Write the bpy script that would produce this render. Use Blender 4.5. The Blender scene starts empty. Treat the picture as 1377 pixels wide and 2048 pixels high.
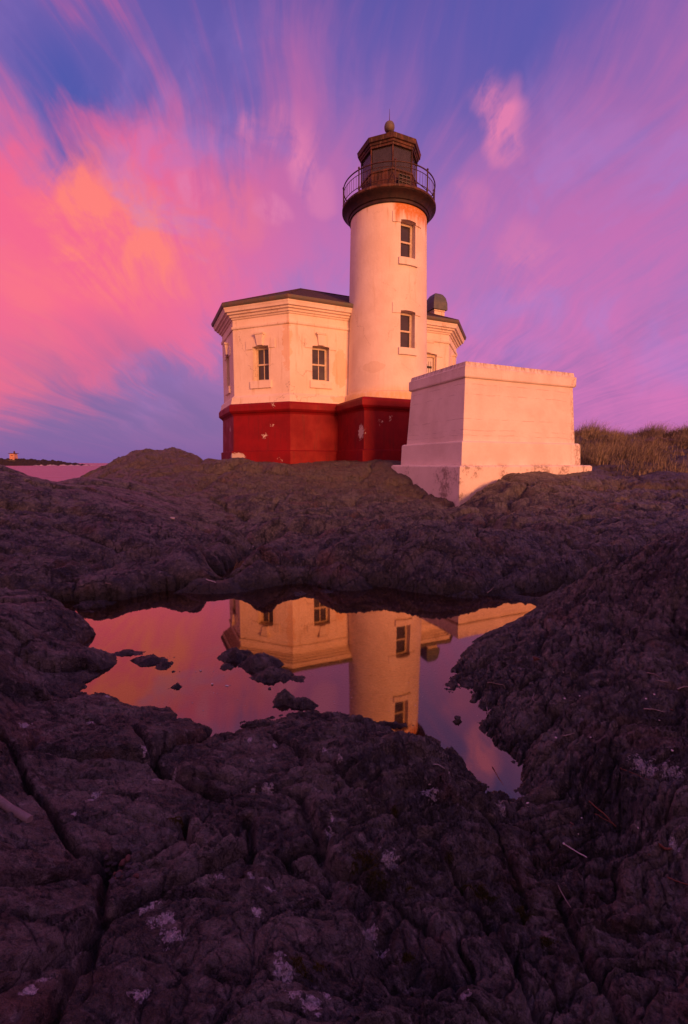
import bpy, math, random
import numpy as np
from mathutils import Vector
rnd = random.Random(7)
S = bpy.context.scene
COL = S.collection
PI = math.pi

# ------------------------------------------------------------------ camera
F = 910.0; PITCH = math.radians(6.15); CX, CY = 688.5, 1024.0
cam = bpy.data.cameras.new("camera"); cam.sensor_fit = 'VERTICAL'; cam.sensor_height = 36.0
cam.sensor_width = 36.0; cam.lens = F / 2048 * 36.0; cam.clip_start = 0.02; cam.clip_end = 40000
co = bpy.data.objects.new("camera", cam); COL.objects.link(co)
co.rotation_euler = (math.radians(90) - PITCH, 0, 0); S.camera = co
SP, CP = math.sin(PITCH), math.cos(PITCH)
def pxdir(px, py):
    u = (px - CX) / F; v = (CY - py) / F
    d = np.array([u, CP + v * SP, -SP + v * CP]); return d / np.linalg.norm(d)
def at_z(px, py, z):
    d = pxdir(px, py); t = z / d[2]; return d * t
def at_Y(px, py, Y):
    d = pxdir(px, py); return d * (Y / d[1])

# ------------------------------------------------------------------ node helpers
class NT:
    def __init__(s, tree): s.t = tree; s.n = tree.nodes; s.l = tree.links
    def put(s, sock, v):
        if v is None: return
        if isinstance(v, bpy.types.NodeSocket): s.l.new(v, sock)
        elif isinstance(v, (tuple, list)) and sock.type == 'RGBA' and len(v) == 3: sock.default_value = (*v, 1)
        else: sock.default_value = v
    def m(s, op, a, b=None, c=None, clamp=False):
        n = s.n.new('ShaderNodeMath'); n.operation = op; n.use_clamp = clamp
        for i, v in enumerate((a, b, c)): s.put(n.inputs[i], v)
        return n.outputs[0]
    def v(s, op, a, b=None, scale=None):
        n = s.n.new('ShaderNodeVectorMath'); n.operation = op
        s.put(n.inputs[0], a)
        if b is not None: s.put(n.inputs[1], b)
        if scale is not None: s.put(n.inputs['Scale'], scale)
        return n.outputs['Value'] if op in ('DOT_PRODUCT', 'LENGTH', 'DISTANCE') else n.outputs[0]
    def mix(s, f, a, b, mode='MIX'):
        n = s.n.new('ShaderNodeMix'); n.data_type = 'RGBA'; n.blend_type = mode
        s.put(n.inputs[0], f); s.put(n.inputs[6], a); s.put(n.inputs[7], b); return n.outputs[2]
    def rng(s, x, a, b, c=0.0, d=1.0, smooth=True):
        n = s.n.new('ShaderNodeMapRange'); n.interpolation_type = 'SMOOTHSTEP' if smooth else 'LINEAR'
        for i, v in enumerate((x, a, b, c, d)): s.put(n.inputs[i], v)
        return n.outputs[0]
    def noise(s, vec, scale, detail=3, rough=.5, dist=0.0, color=False):
        n = s.n.new('ShaderNodeTexNoise')
        s.put(n.inputs['Vector'], vec); s.put(n.inputs['Scale'], scale); s.put(n.inputs['Detail'], detail)
        s.put(n.inputs['Roughness'], rough); s.put(n.inputs['Distortion'], dist)
        return n.outputs['Color' if color else 'Fac']
    def voro(s, vec, scale, feature='F1', out='Distance', rand=1.0):
        n = s.n.new('ShaderNodeTexVoronoi'); n.feature = feature
        s.put(n.inputs['Vector'], vec); s.put(n.inputs['Scale'], scale); s.put(n.inputs['Randomness'], rand)
        return n.outputs[out]
    def sep(s, vec):
        n = s.n.new('ShaderNodeSeparateXYZ'); s.put(n.inputs[0], vec); return n.outputs
    def comb(s, x, y, z):
        n = s.n.new('ShaderNodeCombineXYZ'); s.put(n.inputs[0], x); s.put(n.inputs[1], y); s.put(n.inputs[2], z); return n.outputs[0]
    def ramp(s, f, stops):
        n = s.n.new('ShaderNodeValToRGB'); s.put(n.inputs[0], f); e = n.color_ramp.elements
        while len(e) < len(stops): e.new(.5)
        for k, (p, c) in zip(e, stops): k.position = p; k.color = (*c, 1)
        return n.outputs[0]
    def bump(s, h, strength, dist, normal=None):
        n = s.n.new('ShaderNodeBump'); s.put(n.inputs['Height'], h)
        n.inputs['Strength'].default_value = strength; n.inputs['Distance'].default_value = dist
        if normal is not None: s.l.new(normal, n.inputs['Normal'])
        return n.outputs[0]

# ------------------------------------------------------------------ sun
SUN_AZ = Vector((.47, -.88)).normalized(); SUN_EL = math.radians(9)
sun = bpy.data.lights.new("sun", 'SUN'); sun.energy = 3.5; sun.angle = math.radians(14); sun.color = (1.0, .36, .13)
so = bpy.data.objects.new("sun", sun); COL.objects.link(so)
sd = Vector((SUN_AZ.x * math.cos(SUN_EL), SUN_AZ.y * math.cos(SUN_EL), math.sin(SUN_EL)))
so.rotation_euler = sd.to_track_quat('Z', 'Y').to_euler(); so.location = sd * 50

# ------------------------------------------------------------------ sky
W = bpy.data.worlds.new("World"); S.world = W; W.use_nodes = True
t = NT(W.node_tree); t.n.clear()
tc = t.n.new('ShaderNodeTexCoord').outputs['Generated']
d0 = t.v('NORMALIZE', tc)
wn = t.noise(d0, 4.5, 3, .6, color=True)
w1 = t.v('SCALE', t.v('SUBTRACT', wn, (.5, .5, .5)), scale=.13)
dw = t.v('NORMALIZE', t.v('ADD', d0, w1))
x0, y0, z0 = t.sep(d0)[:3]
zc = t.m('ADD', t.m('MAXIMUM', z0, 0.0), .13)
u = t.m('DIVIDE', x0, zc); v = t.m('DIVIDE', y0, zc)
wig = t.noise(t.comb(u, v, 1.0), .8, 2, .5)
u2 = t.m('ADD', t.m('ADD', u, t.m('MULTIPLY', v, .06)), t.m('MULTIPLY', t.m('SUBTRACT', wig, .5), .55))
streak = t.noise(t.comb(t.m('MULTIPLY', u2, 3.6), t.m('MULTIPLY', v, .5), 3.7), 1.0, 5, .58, .3)
streak2 = t.noise(t.comb(t.m('MULTIPLY', u2, 18.0), t.m('MULTIPLY', v, 2.2), 9.1), 1.0, 4, .6, .3)
puff = t.noise(dw, 9.0, 5, .62, .3)
def blob(px, py, r, amp, back=None, warped=True):
    c = tuple(float(k) for k in (pxdir(px, py) if back is None else back))
    dp = t.v('DOT_PRODUCT', dw if warped else d0, c)
    return t.rng(dp, math.cos(math.radians(r)), 1.0, 0.0, amp)
def total(lst):
    s_ = None
    for b in lst:
        o = blob(*b[:4], **(b[4] if len(b) > 4 else {})); s_ = o if s_ is None else t.m('ADD', s_, o)
    return s_
PINK = [(210, 500, 15, .8), (420, 480, 13, .42), (10, 670, 13, .9), (330, 600, 9, .30), (140, 610, 10, .4),
        (960, 540, 18, .34), (1180, 620, 18, .10), (1340, 260, 15, .20), (640, 400, 10, .32), (540, 270, 12, .22), (610, 520, 13, .22),
        (240, 815, 8, .35), (1300, 850, 15, .22), (-500, 500, 22, .6), (1700, 400, 26, .2), (1180, 760, 12, .12), (140, 120, 8, .15)]
BLUE = [(30, 90, 15, .38), (560, -20, 20, .25), (880, 90, 13, .4), (60, 215, 8, .5), (540, 350, 6, .42), (1180, 110, 14, .30), (300, 100, 13, .25),
        (990, 675, 6, .5), (380, 610, 6, .42), (930, 0, 12, .3), (150, 280, 8, .15)]
DARK = [(250, 890, 15, .85), (330, 770, 10, .3), (60, 850, 12, .5), (480, 860, 10, .35)]
ORNG = [(220, 480, 8.5, .9), (130, 425, 6, .5), (360, 510, 6.5, .5), (60, 540, 6, .3), (20, 700, 6, .2), (480, 430, 4, .25)]
pk = total(PINK); bl = total(BLUE); dk = total(DARK); og = total(ORNG)
base = t.ramp(z0, [(0.0, (.215, .105, .34)), (.10, (.30, .125, .38)), (.28, (.43, .165, .47)), (.42, (.38, .16, .48)), (.54, (.28, .13, .44)), (.64, (.17, .10, .40)), (.74, (.085, .065, .31)), (.88, (.055, .05, .26))])
base = t.mix(t.m('MULTIPLY', t.m('MULTIPLY', bl, .9, clamp=True), t.rng(streak, .66, .36)), base, (.078, .088, .40))
sx = t.rng(x0, -.1, .6)
base = t.mix(t.m('MULTIPLY', sx, t.rng(z0, .45, .0, 0, .55)), base, (.44, .135, .44))
st = t.m('ADD', t.m('MULTIPLY', t.m('SUBTRACT', streak, .5), 2.2), t.m('MULTIPLY', t.m('SUBTRACT', streak2, .5), 1.5))
pf = t.m('MULTIPLY', t.m('SUBTRACT', puff, .5), 2.2)
amt = t.m('ADD', t.m('ADD', pk, .16), t.m('MULTIPLY', t.m('MULTIPLY', st, t.rng(z0, .0, .22, .2, .85)), t.rng(pk, .2, .9, 1.0, .55)))
amt = t.m('ADD', amt, t.m('MULTIPLY', pf, t.rng(pk, .05, .8, .22, .75)))
amt = t.m('SUBTRACT', amt, t.m('MULTIPLY', bl, .32)); amt = t.m('SUBTRACT', amt, t.m('MULTIPLY', dk, .5))
amt = t.rng(amt, -.12, 1.05)
pinkc = t.mix(t.rng(z0, .12, .70), (.66, .165, .47), (.40, .13, .40))
pinkc = t.mix(t.rng(x0, -.45, .05), (.93, .12, .25), pinkc)
col = t.mix(t.m('MULTIPLY', amt, .95), base, pinkc)
oamt = t.m('MULTIPLY', og, t.rng(t.m('ADD', puff, t.m('MULTIPLY', streak2, .5)), .50, .95, .0, 1.15), clamp=True)
col = t.mix(t.m('MULTIPLY', oamt, .85), col, (1.0, .22, .175))
lil = t.m('MULTIPLY', t.m('MULTIPLY', t.rng(t.noise(dw, 4.2, 5, .6, .5), .52, .70), t.rng(z0, .75, .4)), t.rng(z0, .02, .2))
col = t.mix(t.m('MULTIPLY', lil, .45), col, (.37, .21, .62))
hl = total([(985, 245, 2.4, .6), (950, 215, 2.0, .6), (1010, 282, 2.6, .9), (640, 375, 2.6, .6), (400, 385, 1.8, .9), (540, 420, 2.0, .9), (520, 290, 2.0, .8), (590, 290, 3.0, .8), (600, 340, 2.0, .6), (1030, 500, 3.5, .4), (950, 405, 2.5, .35), (1060, 560, 4, .3)])
col = t.mix(t.m('MULTIPLY', hl, t.rng(t.m('ADD', t.m('MULTIPLY', puff, .7), t.m('MULTIPLY', streak2, .3)), .42, .60, .0, .9), clamp=True), col, (.74, .20, .42))
col = t.mix(t.m('MULTIPLY', dk, t.rng(streak, .7, .35, .25, .7), clamp=True), col, (.19, .105, .345))
# the afterglow side, behind the photographer
backf = t.rng(y0, .1, -.5)
glow = t.ramp(z0, [(0.0, (1.15, .36, .26)), (.25, (1.1, .32, .32)), (.6, (.62, .23, .34)), (1.0, (.15, .10, .28))])
col = t.mix(backf, col, glow)
col = t.mix(t.rng(z0, -.01, -.06), col, (.12, .05, .09))
sky = t.n.new('ShaderNodeTexSky'); sky.sky_type = 'NISHITA'; sky.sun_disc = False
sky.sun_elevation = SUN_EL; sky.sun_rotation = math.atan2(SUN_AZ.x, SUN_AZ.y); sky.altitude = 0; sky.air_density = 1.5
bg1 = t.n.new('ShaderNodeBackground'); t.put(bg1.inputs[0], col); bg1.inputs[1].default_value = 1.0
bg2 = t.n.new('ShaderNodeBackground'); t.l.new(sky.outputs[0], bg2.inputs[0]); bg2.inputs[1].default_value = .006
ad = t.n.new('ShaderNodeAddShader'); t.l.new(bg1.outputs[0], ad.inputs[0]); t.l.new(bg2.outputs[0], ad.inputs[1])
ow = t.n.new('ShaderNodeOutputWorld'); t.l.new(ad.outputs[0], ow.inputs[0])
S.view_settings.view_transform = 'Standard'; S.view_settings.look = 'None'
S.view_settings.exposure = 0; S.view_settings.gamma = 1

# ------------------------------------------------------------------ materials
def mat(name, build):
    m = bpy.data.materials.new(name); m.use_nodes = True; g = NT(m.node_tree); g.n.clear()
    p = g.n.new('ShaderNodeBsdfPrincipled'); o = g.n.new('ShaderNodeOutputMaterial'); g.l.new(p.outputs[0], o.inputs[0])
    build(g, p, o); return m
def OC(g): return g.n.new('ShaderNodeTexCoord').outputs['Object']
def plain(name, c1, c2, rough=.6, scale=6, bump=.15, bdist=.01, metal=0.0, spec=.4):
    def b(g, p, o):
        oc = OC(g); n = g.noise(oc, scale, 6, .6); n2 = g.noise(oc, scale * 7, 4, .6)
        g.put(p.inputs['Base Color'], g.mix(g.rng(g.m('ADD', n, g.m('MULTIPLY', n2, .4)), .5, .9), c1, c2))
        g.put(p.inputs['Roughness'], rough); g.put(p.inputs['Metallic'], metal); g.put(p.inputs['Specular IOR Level'], spec)
        g.put(p.inputs['Normal'], g.bump(n2, bump, bdist))
    return mat(name, b)
def patches(g, oc, lst, amp=.22, scale=9.0):
    amp = amp * 1.6
    """paint losses with a shape of their own: list of (centre, half sizes)"""
    wv = g.v('SCALE', g.v('SUBTRACT', g.noise(oc, scale, 5, .65, color=True), (.5, .5, .5)), scale=amp)
    q = g.v('ADD', oc, wv); tot = None
    for c, s in lst:
        l = g.v('LENGTH', g.v('DIVIDE', g.v('SUBTRACT', q, c), s))
        k = g.rng(l, 1.0, .93); tot = k if tot is None else g.m('MAXIMUM', tot, k)
    return tot
def white_tower(g, p, o):
    oc = OC(g); x, y, z = g.sep(oc)[:3]
    n = g.noise(oc, 1.3, 5, .6); nf = g.noise(oc, 14, 5, .6)
    c = g.mix(g.rng(n, .35, .7), (.84, .72, .62), (.75, .62, .52))
    c = g.mix(g.rng(nf, .55, .8, 0, .25), c, (.60, .50, .40))
    vs = g.noise(g.comb(g.m('MULTIPLY', x, 7.0), g.m('MULTIPLY', y, 7.0), g.m('MULTIPLY', z, .55)), 1.0, 6, .65)
    # rust run-off below the gallery, strongest over the window
    side = g.rng(g.m('ADD', x, g.m('MULTIPLY', g.m('SUBTRACT', n, .5), .3)), -.62, -.42, .08, 1.0)
    side = g.m('MULTIPLY', side, g.rng(x, 1.35, .6, .5, 1.0))
    top = g.rng(g.m('ADD', z, g.m('MULTIPLY', g.m('SUBTRACT', vs, .5), 1.2)), 7.95, 8.45)
    c = g.mix(g.m('MULTIPLY', g.m('MULTIPLY', top, side), g.rng(nf, .2, .6, .65, 1.0)), c, (.58, .20, .04))
    c = g.mix(g.m('MULTIPLY', g.m('MULTIPLY', g.rng(z, 7.6, 8.8), g.rng(vs, .62, .72)), .7), c, (.30, .10, .035))
    # yellowed skirt
    sk = g.m('MULTIPLY', g.rng(z, 2.75, 2.3), g.rng(vs, .25, .6, .25, 1.0))
    c = g.mix(g.m('MULTIPLY', sk, .75), c, (.72, .44, .14))
    c = g.mix(g.m('MULTIPLY', g.rng(vs, .56, .74), .4), c, (.60, .42, .27))
    cr = g.voro(g.v('ADD', oc, g.v('SCALE', g.noise(oc, 2.5, 4, .6, color=True), scale=.6)), .5, 'DISTANCE_TO_EDGE'); c = g.mix(g.m('MULTIPLY', g.rng(cr, .005, .0), g.rng(n, .48, .56, 0, .5)), c, (.3, .2, .14))
    # faint patched render
    tr = patches(g, oc, [((.15, -1.5, 4.35), (.22, .5, .015)), ((-1.1, -1.0, 3.3), (.4, .5, .18)), ((.25, -1.45, 4.05), (.16, .5, .1))], .16, 3)
    c = g.mix(g.m('MULTIPLY', tr, .35), c, (.60, .45, .32))
    g.put(p.inputs['Base Color'], c); g.put(p.inputs['Roughness'], .75); g.put(p.inputs['Specular IOR Level'], .25)
    g.put(p.inputs['Normal'], g.bump(g.m('ADD', g.m('MULTIPLY', n, 2.0), nf), .35, .02))
def white_wall(g, p, o):
    oc = OC(g); x, y, z = g.sep(oc)[:3]
    n = g.noise(oc, 1.1, 5, .6); nf = g.noise(oc, 12, 5, .6)
    c = g.mix(g.rng(n, .35, .7), (.84, .71, .60), (.76, .62, .50))
    vs = g.noise(g.comb(g.m('MULTIPLY', x, 6.0), g.m('MULTIPLY', y, 6.0), g.m('MULTIPLY', z, .6)), 1.0, 6, .65)
    c = g.mix(g.m('MULTIPLY', g.rng(vs, .54, .72), .55), c, (.55, .37, .22))
    st = patches(g, oc, [((-1.75, .3, 2.3), (.45, .5, .14)), ((-3.75, .4, 4.1), (.14, .5, .9)), ((-1.75, .3, 3.4), (.3, .4, .7))], .3, 5)
    c = g.mix(g.m('MULTIPLY', st, .35), c, (.72, .36, .10))
    cr = g.voro(g.v('ADD', oc, g.v('SCALE', g.noise(oc, 2.5, 4, .6, color=True), scale=.5)), .55, 'DISTANCE_TO_EDGE')
    c = g.mix(g.m('MULTIPLY', g.rng(cr, .006, .0), g.rng(n, .48, .56, 0, .6)), c, (.25, .17, .12))
    g.put(p.inputs['Base Color'], c); g.put(p.inputs['Roughness'], .75); g.put(p.inputs['Specular IOR Level'], .25)
    g.put(p.inputs['Normal'], g.bump(g.m('ADD', g.m('MULTIPLY', n, 1.5), nf), .3, .018))
def red_paint(g, p, o):
    oc = OC(g); x, y, z = g.sep(oc)[:3]
    n = g.noise(oc, 1.6, 6, .6); nf = g.noise(oc, 22, 5, .65)
    vs = g.noise(g.comb(g.m('MULTIPLY', x, 9.0), g.m('MULTIPLY', y, 9.0), g.m('MULTIPLY', z, .8)), 1.0, 6, .65)
    c = g.mix(g.rng(n, .35, .65), (.26, .007, .011), (.20, .007, .012))
    c = g.mix(g.m('MULTIPLY', g.rng(vs, .5, .72), .55), c, (.13, .016, .016))
    c = g.mix(g.m('MULTIPLY', g.rng(nf, .6, .8), .2), c, (.24, .05, .045))
    k = patches(g, oc, [((-5.32, 1.75, .22), (.30, .42, .17)), ((-1.88, -1.68, 1.02), (.16, .20, .24)), ((-1.28, -2.05, 1.35), (.05, .2, .09)),
        ((-.9, -2.05, 1.5), (.03, .2, .11)), ((-4.45, 1.0, .98), (.11, .13, .06)), ((-4.25, .8, 1.35), (.04, .06, .05)), ((-4.2, .7, 2.05), (.05, .2, .09)), ((-4.0, .6, .13), (.05, .2, .05)), ((-5.5, 2.6, 1.3), (.2, .08, .12))], .30, 13)
    ch = g.m('MULTIPLY', g.rng(g.noise(oc, 30, 4, .7), .735, .745), g.rng(n, .5, .6))
    c = g.mix(g.m('MAXIMUM', k, g.m('MULTIPLY', ch, .6)), c, (.62, .50, .42))
    g.put(p.inputs['Base Color'], c); g.put(p.inputs['Roughness'], g.rng(n, .3, .7, .5, .7)); g.put(p.inputs['Specular IOR Level'], .2)
    g.put(p.inputs['Normal'], g.bump(g.m('SUBTRACT', g.m('ADD', g.m('MULTIPLY', n, 1.2), nf), k), .35, .012))
def conc(g, p, o):
    oc = OC(g); x, y, z = g.sep(oc)[:3]
    n = g.noise(oc, 1.4, 6, .6); nf = g.noise(oc, 16, 6, .65)
    c = g.mix(g.rng(n, .35, .7), (.82, .70, .64), (.71, .59, .53))
    vs = g.noise(g.comb(g.m('MULTIPLY', x, 8.0), g.m('MULTIPLY', y, 8.0), g.m('MULTIPLY', z, .9)), 1.0, 6, .65)
    # board-mark lines of the pour
    zz = g.m('ADD', z, g.m('MULTIPLY', g.m('SUBTRACT', g.noise(oc, .9, 4, .6), .5), .16))
    ln = None
    for zl in (.66, .78, 1.05, 1.62, 1.86):
        k = g.rng(g.m('ABSOLUTE', g.m('SUBTRACT', zz, zl)), .008, .0); ln = k if ln is None else g.m('MAXIMUM', ln, k)
    ln = g.m('MULTIPLY', ln, g.rng(g.noise(oc, 3.1, 3, .5), .42, .60))
    c = g.mix(g.m('MULTIPLY', ln, .45), c, (.32, .20, .16))
    # grime on the lip, drips beneath it, mould on the plinth
    gr = g.m('MULTIPLY', g.rng(z, 2.15, 2.42), g.rng(g.m('ADD', vs, g.m('MULTIPLY', nf, .5)), .62, .9))
    gr = g.m('MAXIMUM', gr, g.m('MULTIPLY', g.m('MULTIPLY', g.rng(z, 1.2, 2.1), g.rng(vs, .6, .78)), .5))
    pl = g.m('MULTIPLY', g.rng(z, .02, -.12), g.rng(g.m('ADD', n, g.m('MULTIPLY', nf, .7)), .87, 1.06))
    gr = g.m('MAXIMUM', gr, pl)
    rt = g.m('MULTIPLY', g.rng(x, 3.25, 3.75), g.rng(g.m('ADD', vs, nf), .95, 1.2)); gr = g.m('MAXIMUM', gr, rt)
    c = g.mix(g.m('MULTIPLY', gr, .75), c, (.20, .135, .11))
    g.put(p.inputs['Base Color'], c); g.put(p.inputs['Roughness'], .85); g.put(p.inputs['Specular IOR Level'], .2)
    g.put(p.inputs['Normal'], g.bump(g.m('SUBTRACT', g.m('ADD', g.m('MULTIPLY', n, 2.2), nf), ln), .5, .02))
def shingle(g, p, o):
    oc = OC(g); n = g.noise(oc, 2.5, 5, .6); br = g.voro(oc, 9, out='Color'); nf = g.noise(oc, 40, 3, .6)
    c = g.mix(g.sep(br)[0], (.035, .016, .016), (.075, .032, .028)); c = g.mix(g.rng(n, .52, .65, 0, .6), c, (.05, .04, .02))
    g.put(p.inputs['Base Color'], c); g.put(p.inputs['Roughness'], .9)
    z = g.sep(oc)[2]; cs = g.m('FRACT', g.m('MULTIPLY', z, 14.0))
    g.put(p.inputs['Normal'], g.bump(g.m('ADD', cs, nf), .6, .02))
def rust(g, p, o):
    oc = OC(g); n = g.noise(oc, 3.0, 6, .65); nf = g.noise(oc, 25, 5, .65)
    x, y, z = g.sep(oc)[:3]
    vs = g.noise(g.comb(g.m('MULTIPLY', x, 12.0), g.m('MULTIPLY', y, 12.0), g.m('MULTIPLY', z, 1.2)), 1.0, 6, .65)
    c = g.mix(g.rng(n, .4, .62), (.045, .020, .016), (.13, .048, .030)); c = g.mix(g.rng(vs, .55, .7, 0, .6), c, (.24, .15, .12))
    c = g.mix(g.rng(nf, .55, .75, 0, .6), c, (.022, .013, .013))
    g.put(p.inputs['Base Color'], c); g.put(p.inputs['Roughness'], .7); g.put(p.inputs['Specular IOR Level'], .35)
    g.put(p.inputs['Normal'], g.bump(nf, .4, .01))
M = dict(
    tower=mat('painted_tower', white_tower), wall=mat('painted_wall', white_wall), red=mat('red_paint', red_paint), conc=mat('concrete', conc),
    shingle=mat('shingle', shingle), rust=mat('rusty_iron', rust),
    darkiron=plain('dark_iron', (.018, .009, .010), (.045, .018, .016), .6, 5),
    iron=plain('railing_iron', (.035, .014, .015), (.08, .03, .026), .55, 8),
    gutter=plain('gutter_metal', (.10, .11, .09), (.16, .10, .08), .6, 4),
    hood=plain('chimney_metal', (.075, .095, .10), (.14, .14, .125), .5, 5),
    frame=plain('window_frame', (.68, .57, .44), (.56, .44, .30), .6, 9),
    board=plain('boarding', (.72, .66, .64), (.62, .56, .54), .8, 5),
    black=plain('black_metal', (.012, .010, .012), (.025, .02, .02), .6, 9),
    ball=plain('weathered_copper', (.11, .10, .10), (.17, .13, .11), .6, 5),
    wood=plain('driftwood', (.34, .27, .24), (.24, .18, .16), .85, 40, .4, .002),
    redwood=plain('reddish_wood', (.24, .09, .05), (.14, .05, .035), .85, 40, .4, .002),
    shell=plain('pale_shell', (.70, .62, .60), (.55, .45, .43), .6, 60, .2, .001),
    redstone=plain('red_stone', (.13, .05, .035), (.08, .035, .03), .8, 40, .4, .002),
    greystone=plain('grey_stone', (.075, .06, .065), (.045, .035, .04), .8, 40, .4, .002),
    moss=plain('moss', (.035, .032, .006), (.060, .045, .006), .95, 80, .5, .003),
    lichen=plain('lichen', (.46, .38, .42), (.30, .25, .27), .95, 90, .5, .002),
)
def pane_mat(name, base, rough=.06, spec=.5):
    def b(g, p, o):
        oc = OC(g); n = g.noise(oc, 3.0, 4, .6)
        g.put(p.inputs['Base Color'], g.mix(g.rng(n, .3, .7), base, tuple(k * 1.35 for k in base)))
        g.put(p.inputs['Roughness'], g.rng(n, .3, .7, rough, rough * 2)); g.put(p.inputs['Specular IOR Level'], spec)
        g.put(p.inputs['Normal'], g.bump(n, .05, .02))
    return mat(name, b)
def lglass(g, p, o):
    oc = OC(g); n = g.noise(oc, 3.0, 4, .6); g.put(p.inputs['Base Color'], g.mix(n, (.05, .045, .055), (.09, .075, .08))); g.put(p.inputs['Roughness'], .15); g.put(p.inputs['Specular IOR Level'], .6)
    tr = g.n.new('ShaderNodeBsdfTransparent'); tr.inputs[0].default_value = (.8, .8, .85, 1); mx = g.n.new('ShaderNodeMixShader'); g.put(mx.inputs[0], g.rng(n, .3, .7, .48, .62)); g.l.new(tr.outputs[0], mx.inputs[1]); g.l.new(p.outputs[0], mx.inputs[2]); g.l.new(mx.outputs[0], o.inputs[0])
M['pane'] = pane_mat('window_pane', (.040, .032, .042), .1)
M['lpane'] = mat('lantern_pane', lglass)

# ------------------------------------------------------------------ mesh helpers
class MB:
    def __init__(s): s.v = []; s.f = []
    def quad(s, a, b, c, d):
        i = len(s.v); s.v += [tuple(a), tuple(b), tuple(c), tuple(d)]; s.f.append((i, i + 1, i + 2, i + 3))
    def poly(s, pts):
        i = len(s.v); s.v += [tuple(p) for p in pts]; s.f.append(tuple(range(i, i + len(pts))))
    def box(s, x0, x1, y0, y1, z0, z1, P=None):
        c = [(x, y, z) for z in (z0, z1) for y in (y0, y1) for x in (x0, x1)]
        if P: c = [P(*k) for k in c]
        i = len(s.v); s.v += [tuple(k) for k in c]
        for f in ((0, 2, 3, 1), (4, 5, 7, 6), (0, 1, 5, 4), (2, 6, 7, 3), (0, 4, 6, 2), (1, 3, 7, 5)): s.f.append(tuple(i + k for k in f))
    def loft(s, rings, caps=True, closed=True):
        i = len(s.v); n = len(rings[0])
        for r in rings: s.v += [tuple(p) for p in r]
        for k in range(len(rings) - 1):
            for j in range(n if closed else n - 1):
                j2 = (j + 1) % n
                s.f.append((i + k * n + j, i + k * n + j2, i + (k + 1) * n + j2, i + (k + 1) * n + j))
        if caps:
            s.f.append(tuple(i + j for j in reversed(range(n)))); s.f.append(tuple(i + (len(rings) - 1) * n + j for j in range(n)))
    def lathe(s, prof, n=64, c=(0, 0), caps=True, ph=0.0):
        s.loft([[(c[0] + r * math.cos(2 * PI * j / n + ph), c[1] + r * math.sin(2 * PI * j / n + ph), z) for j in range(n)] for r, z in prof], caps)
    def tube(s, pts, r, n=8, closed=False, rs=None):
        pts = [Vector(p) for p in pts]; rings = []; up = Vector((0, 0, 1)); L = len(pts)
        for k, p in enumerate(pts):
            a = pts[(k - 1) % L] if (closed or k > 0) else p; b = pts[(k + 1) % L] if (closed or k < L - 1) else p
            d = (b - a).normalized(); sx = d.cross(up)
            if sx.length < .05: sx = d.cross(Vector((0, 1, 0)))
            sx.normalize(); sy = sx.cross(d); rr = rs[k] if rs else r
            rings.append([p + sx * rr * math.cos(2 * PI * j / n) + sy * rr * math.sin(2 * PI * j / n) for j in range(n)])
        if closed: rings.append(rings[0])
        s.loft(rings, not closed)
    def build(s, name, m, parent=None, smooth=None, bevel=None):
        me = bpy.data.meshes.new(name); me.from_pydata(s.v, [], s.f); me.materials.append(m); me.validate()
        if smooth:
            for p in me.polygons: p.use_smooth = True
            me.set_sharp_from_angle(angle=math.radians(smooth))
        o = bpy.data.objects.new(name, me); COL.objects.link(o)
        if bevel:
            b = o.modifiers.new('bevel', 'BEVEL'); b.width = bevel; b.segments = 2; b.limit_method = 'ANGLE'
        if parent: o.parent = parent
        return o
def tag(o, label=None, cat=None, group=None, kind=None):
    if label: o['label'] = label
    if cat: o['category'] = cat
    if group: o['group'] = group
    if kind: o['kind'] = kind
    return o
def empty(name, loc, rz=0.0):
    o = bpy.data.objects.new(name, None); COL.objects.link(o); o.location = loc; o.rotation_euler = (0, 0, rz); o.empty_display_size = .2; return o

# ------------------------------------------------------------------ noise (numpy)
def h2(ix, iy, seed):
    a = (ix.astype(np.int64) * 374761393 + iy.astype(np.int64) * 668265263 + seed * 2147483647) & 0xffffffff
    a = ((a ^ (a >> 13)) * 1274126177) & 0xffffffff; a = a ^ (a >> 16)
    return ((a & 0xffffff).astype(np.float32)) / np.float32(0xffffff)
def vn(x, y, seed=0):
    ix = np.floor(x); iy = np.floor(y); fx = (x - ix).astype(np.float32); fy = (y - iy).astype(np.float32)
    fx = fx * fx * fx * (fx * (fx * 6 - 15) + 10); fy = fy * fy * fy * (fy * (fy * 6 - 15) + 10)
    a = h2(ix, iy, seed); b = h2(ix + 1, iy, seed); c = h2(ix, iy + 1, seed); d = h2(ix + 1, iy + 1, seed)
    return (a + (b - a) * fx) * (1 - fy) + (c + (d - c) * fx) * fy
def fbm(x, y, oct=4, seed=0, gain=.5, ridged=False):
    s = 0; a = 1; tot = 0
    for k in range(oct):
        n = vn(x + k * 17.3, y - k * 9.1, seed + k)
        if ridged: n = 1 - np.abs(2 * n - 1)
        s = s + a * n; tot += a; a *= gain; x, y = (x * 1.6 - y * 1.2), (x * 1.2 + y * 1.6)
    return s / tot
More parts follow.
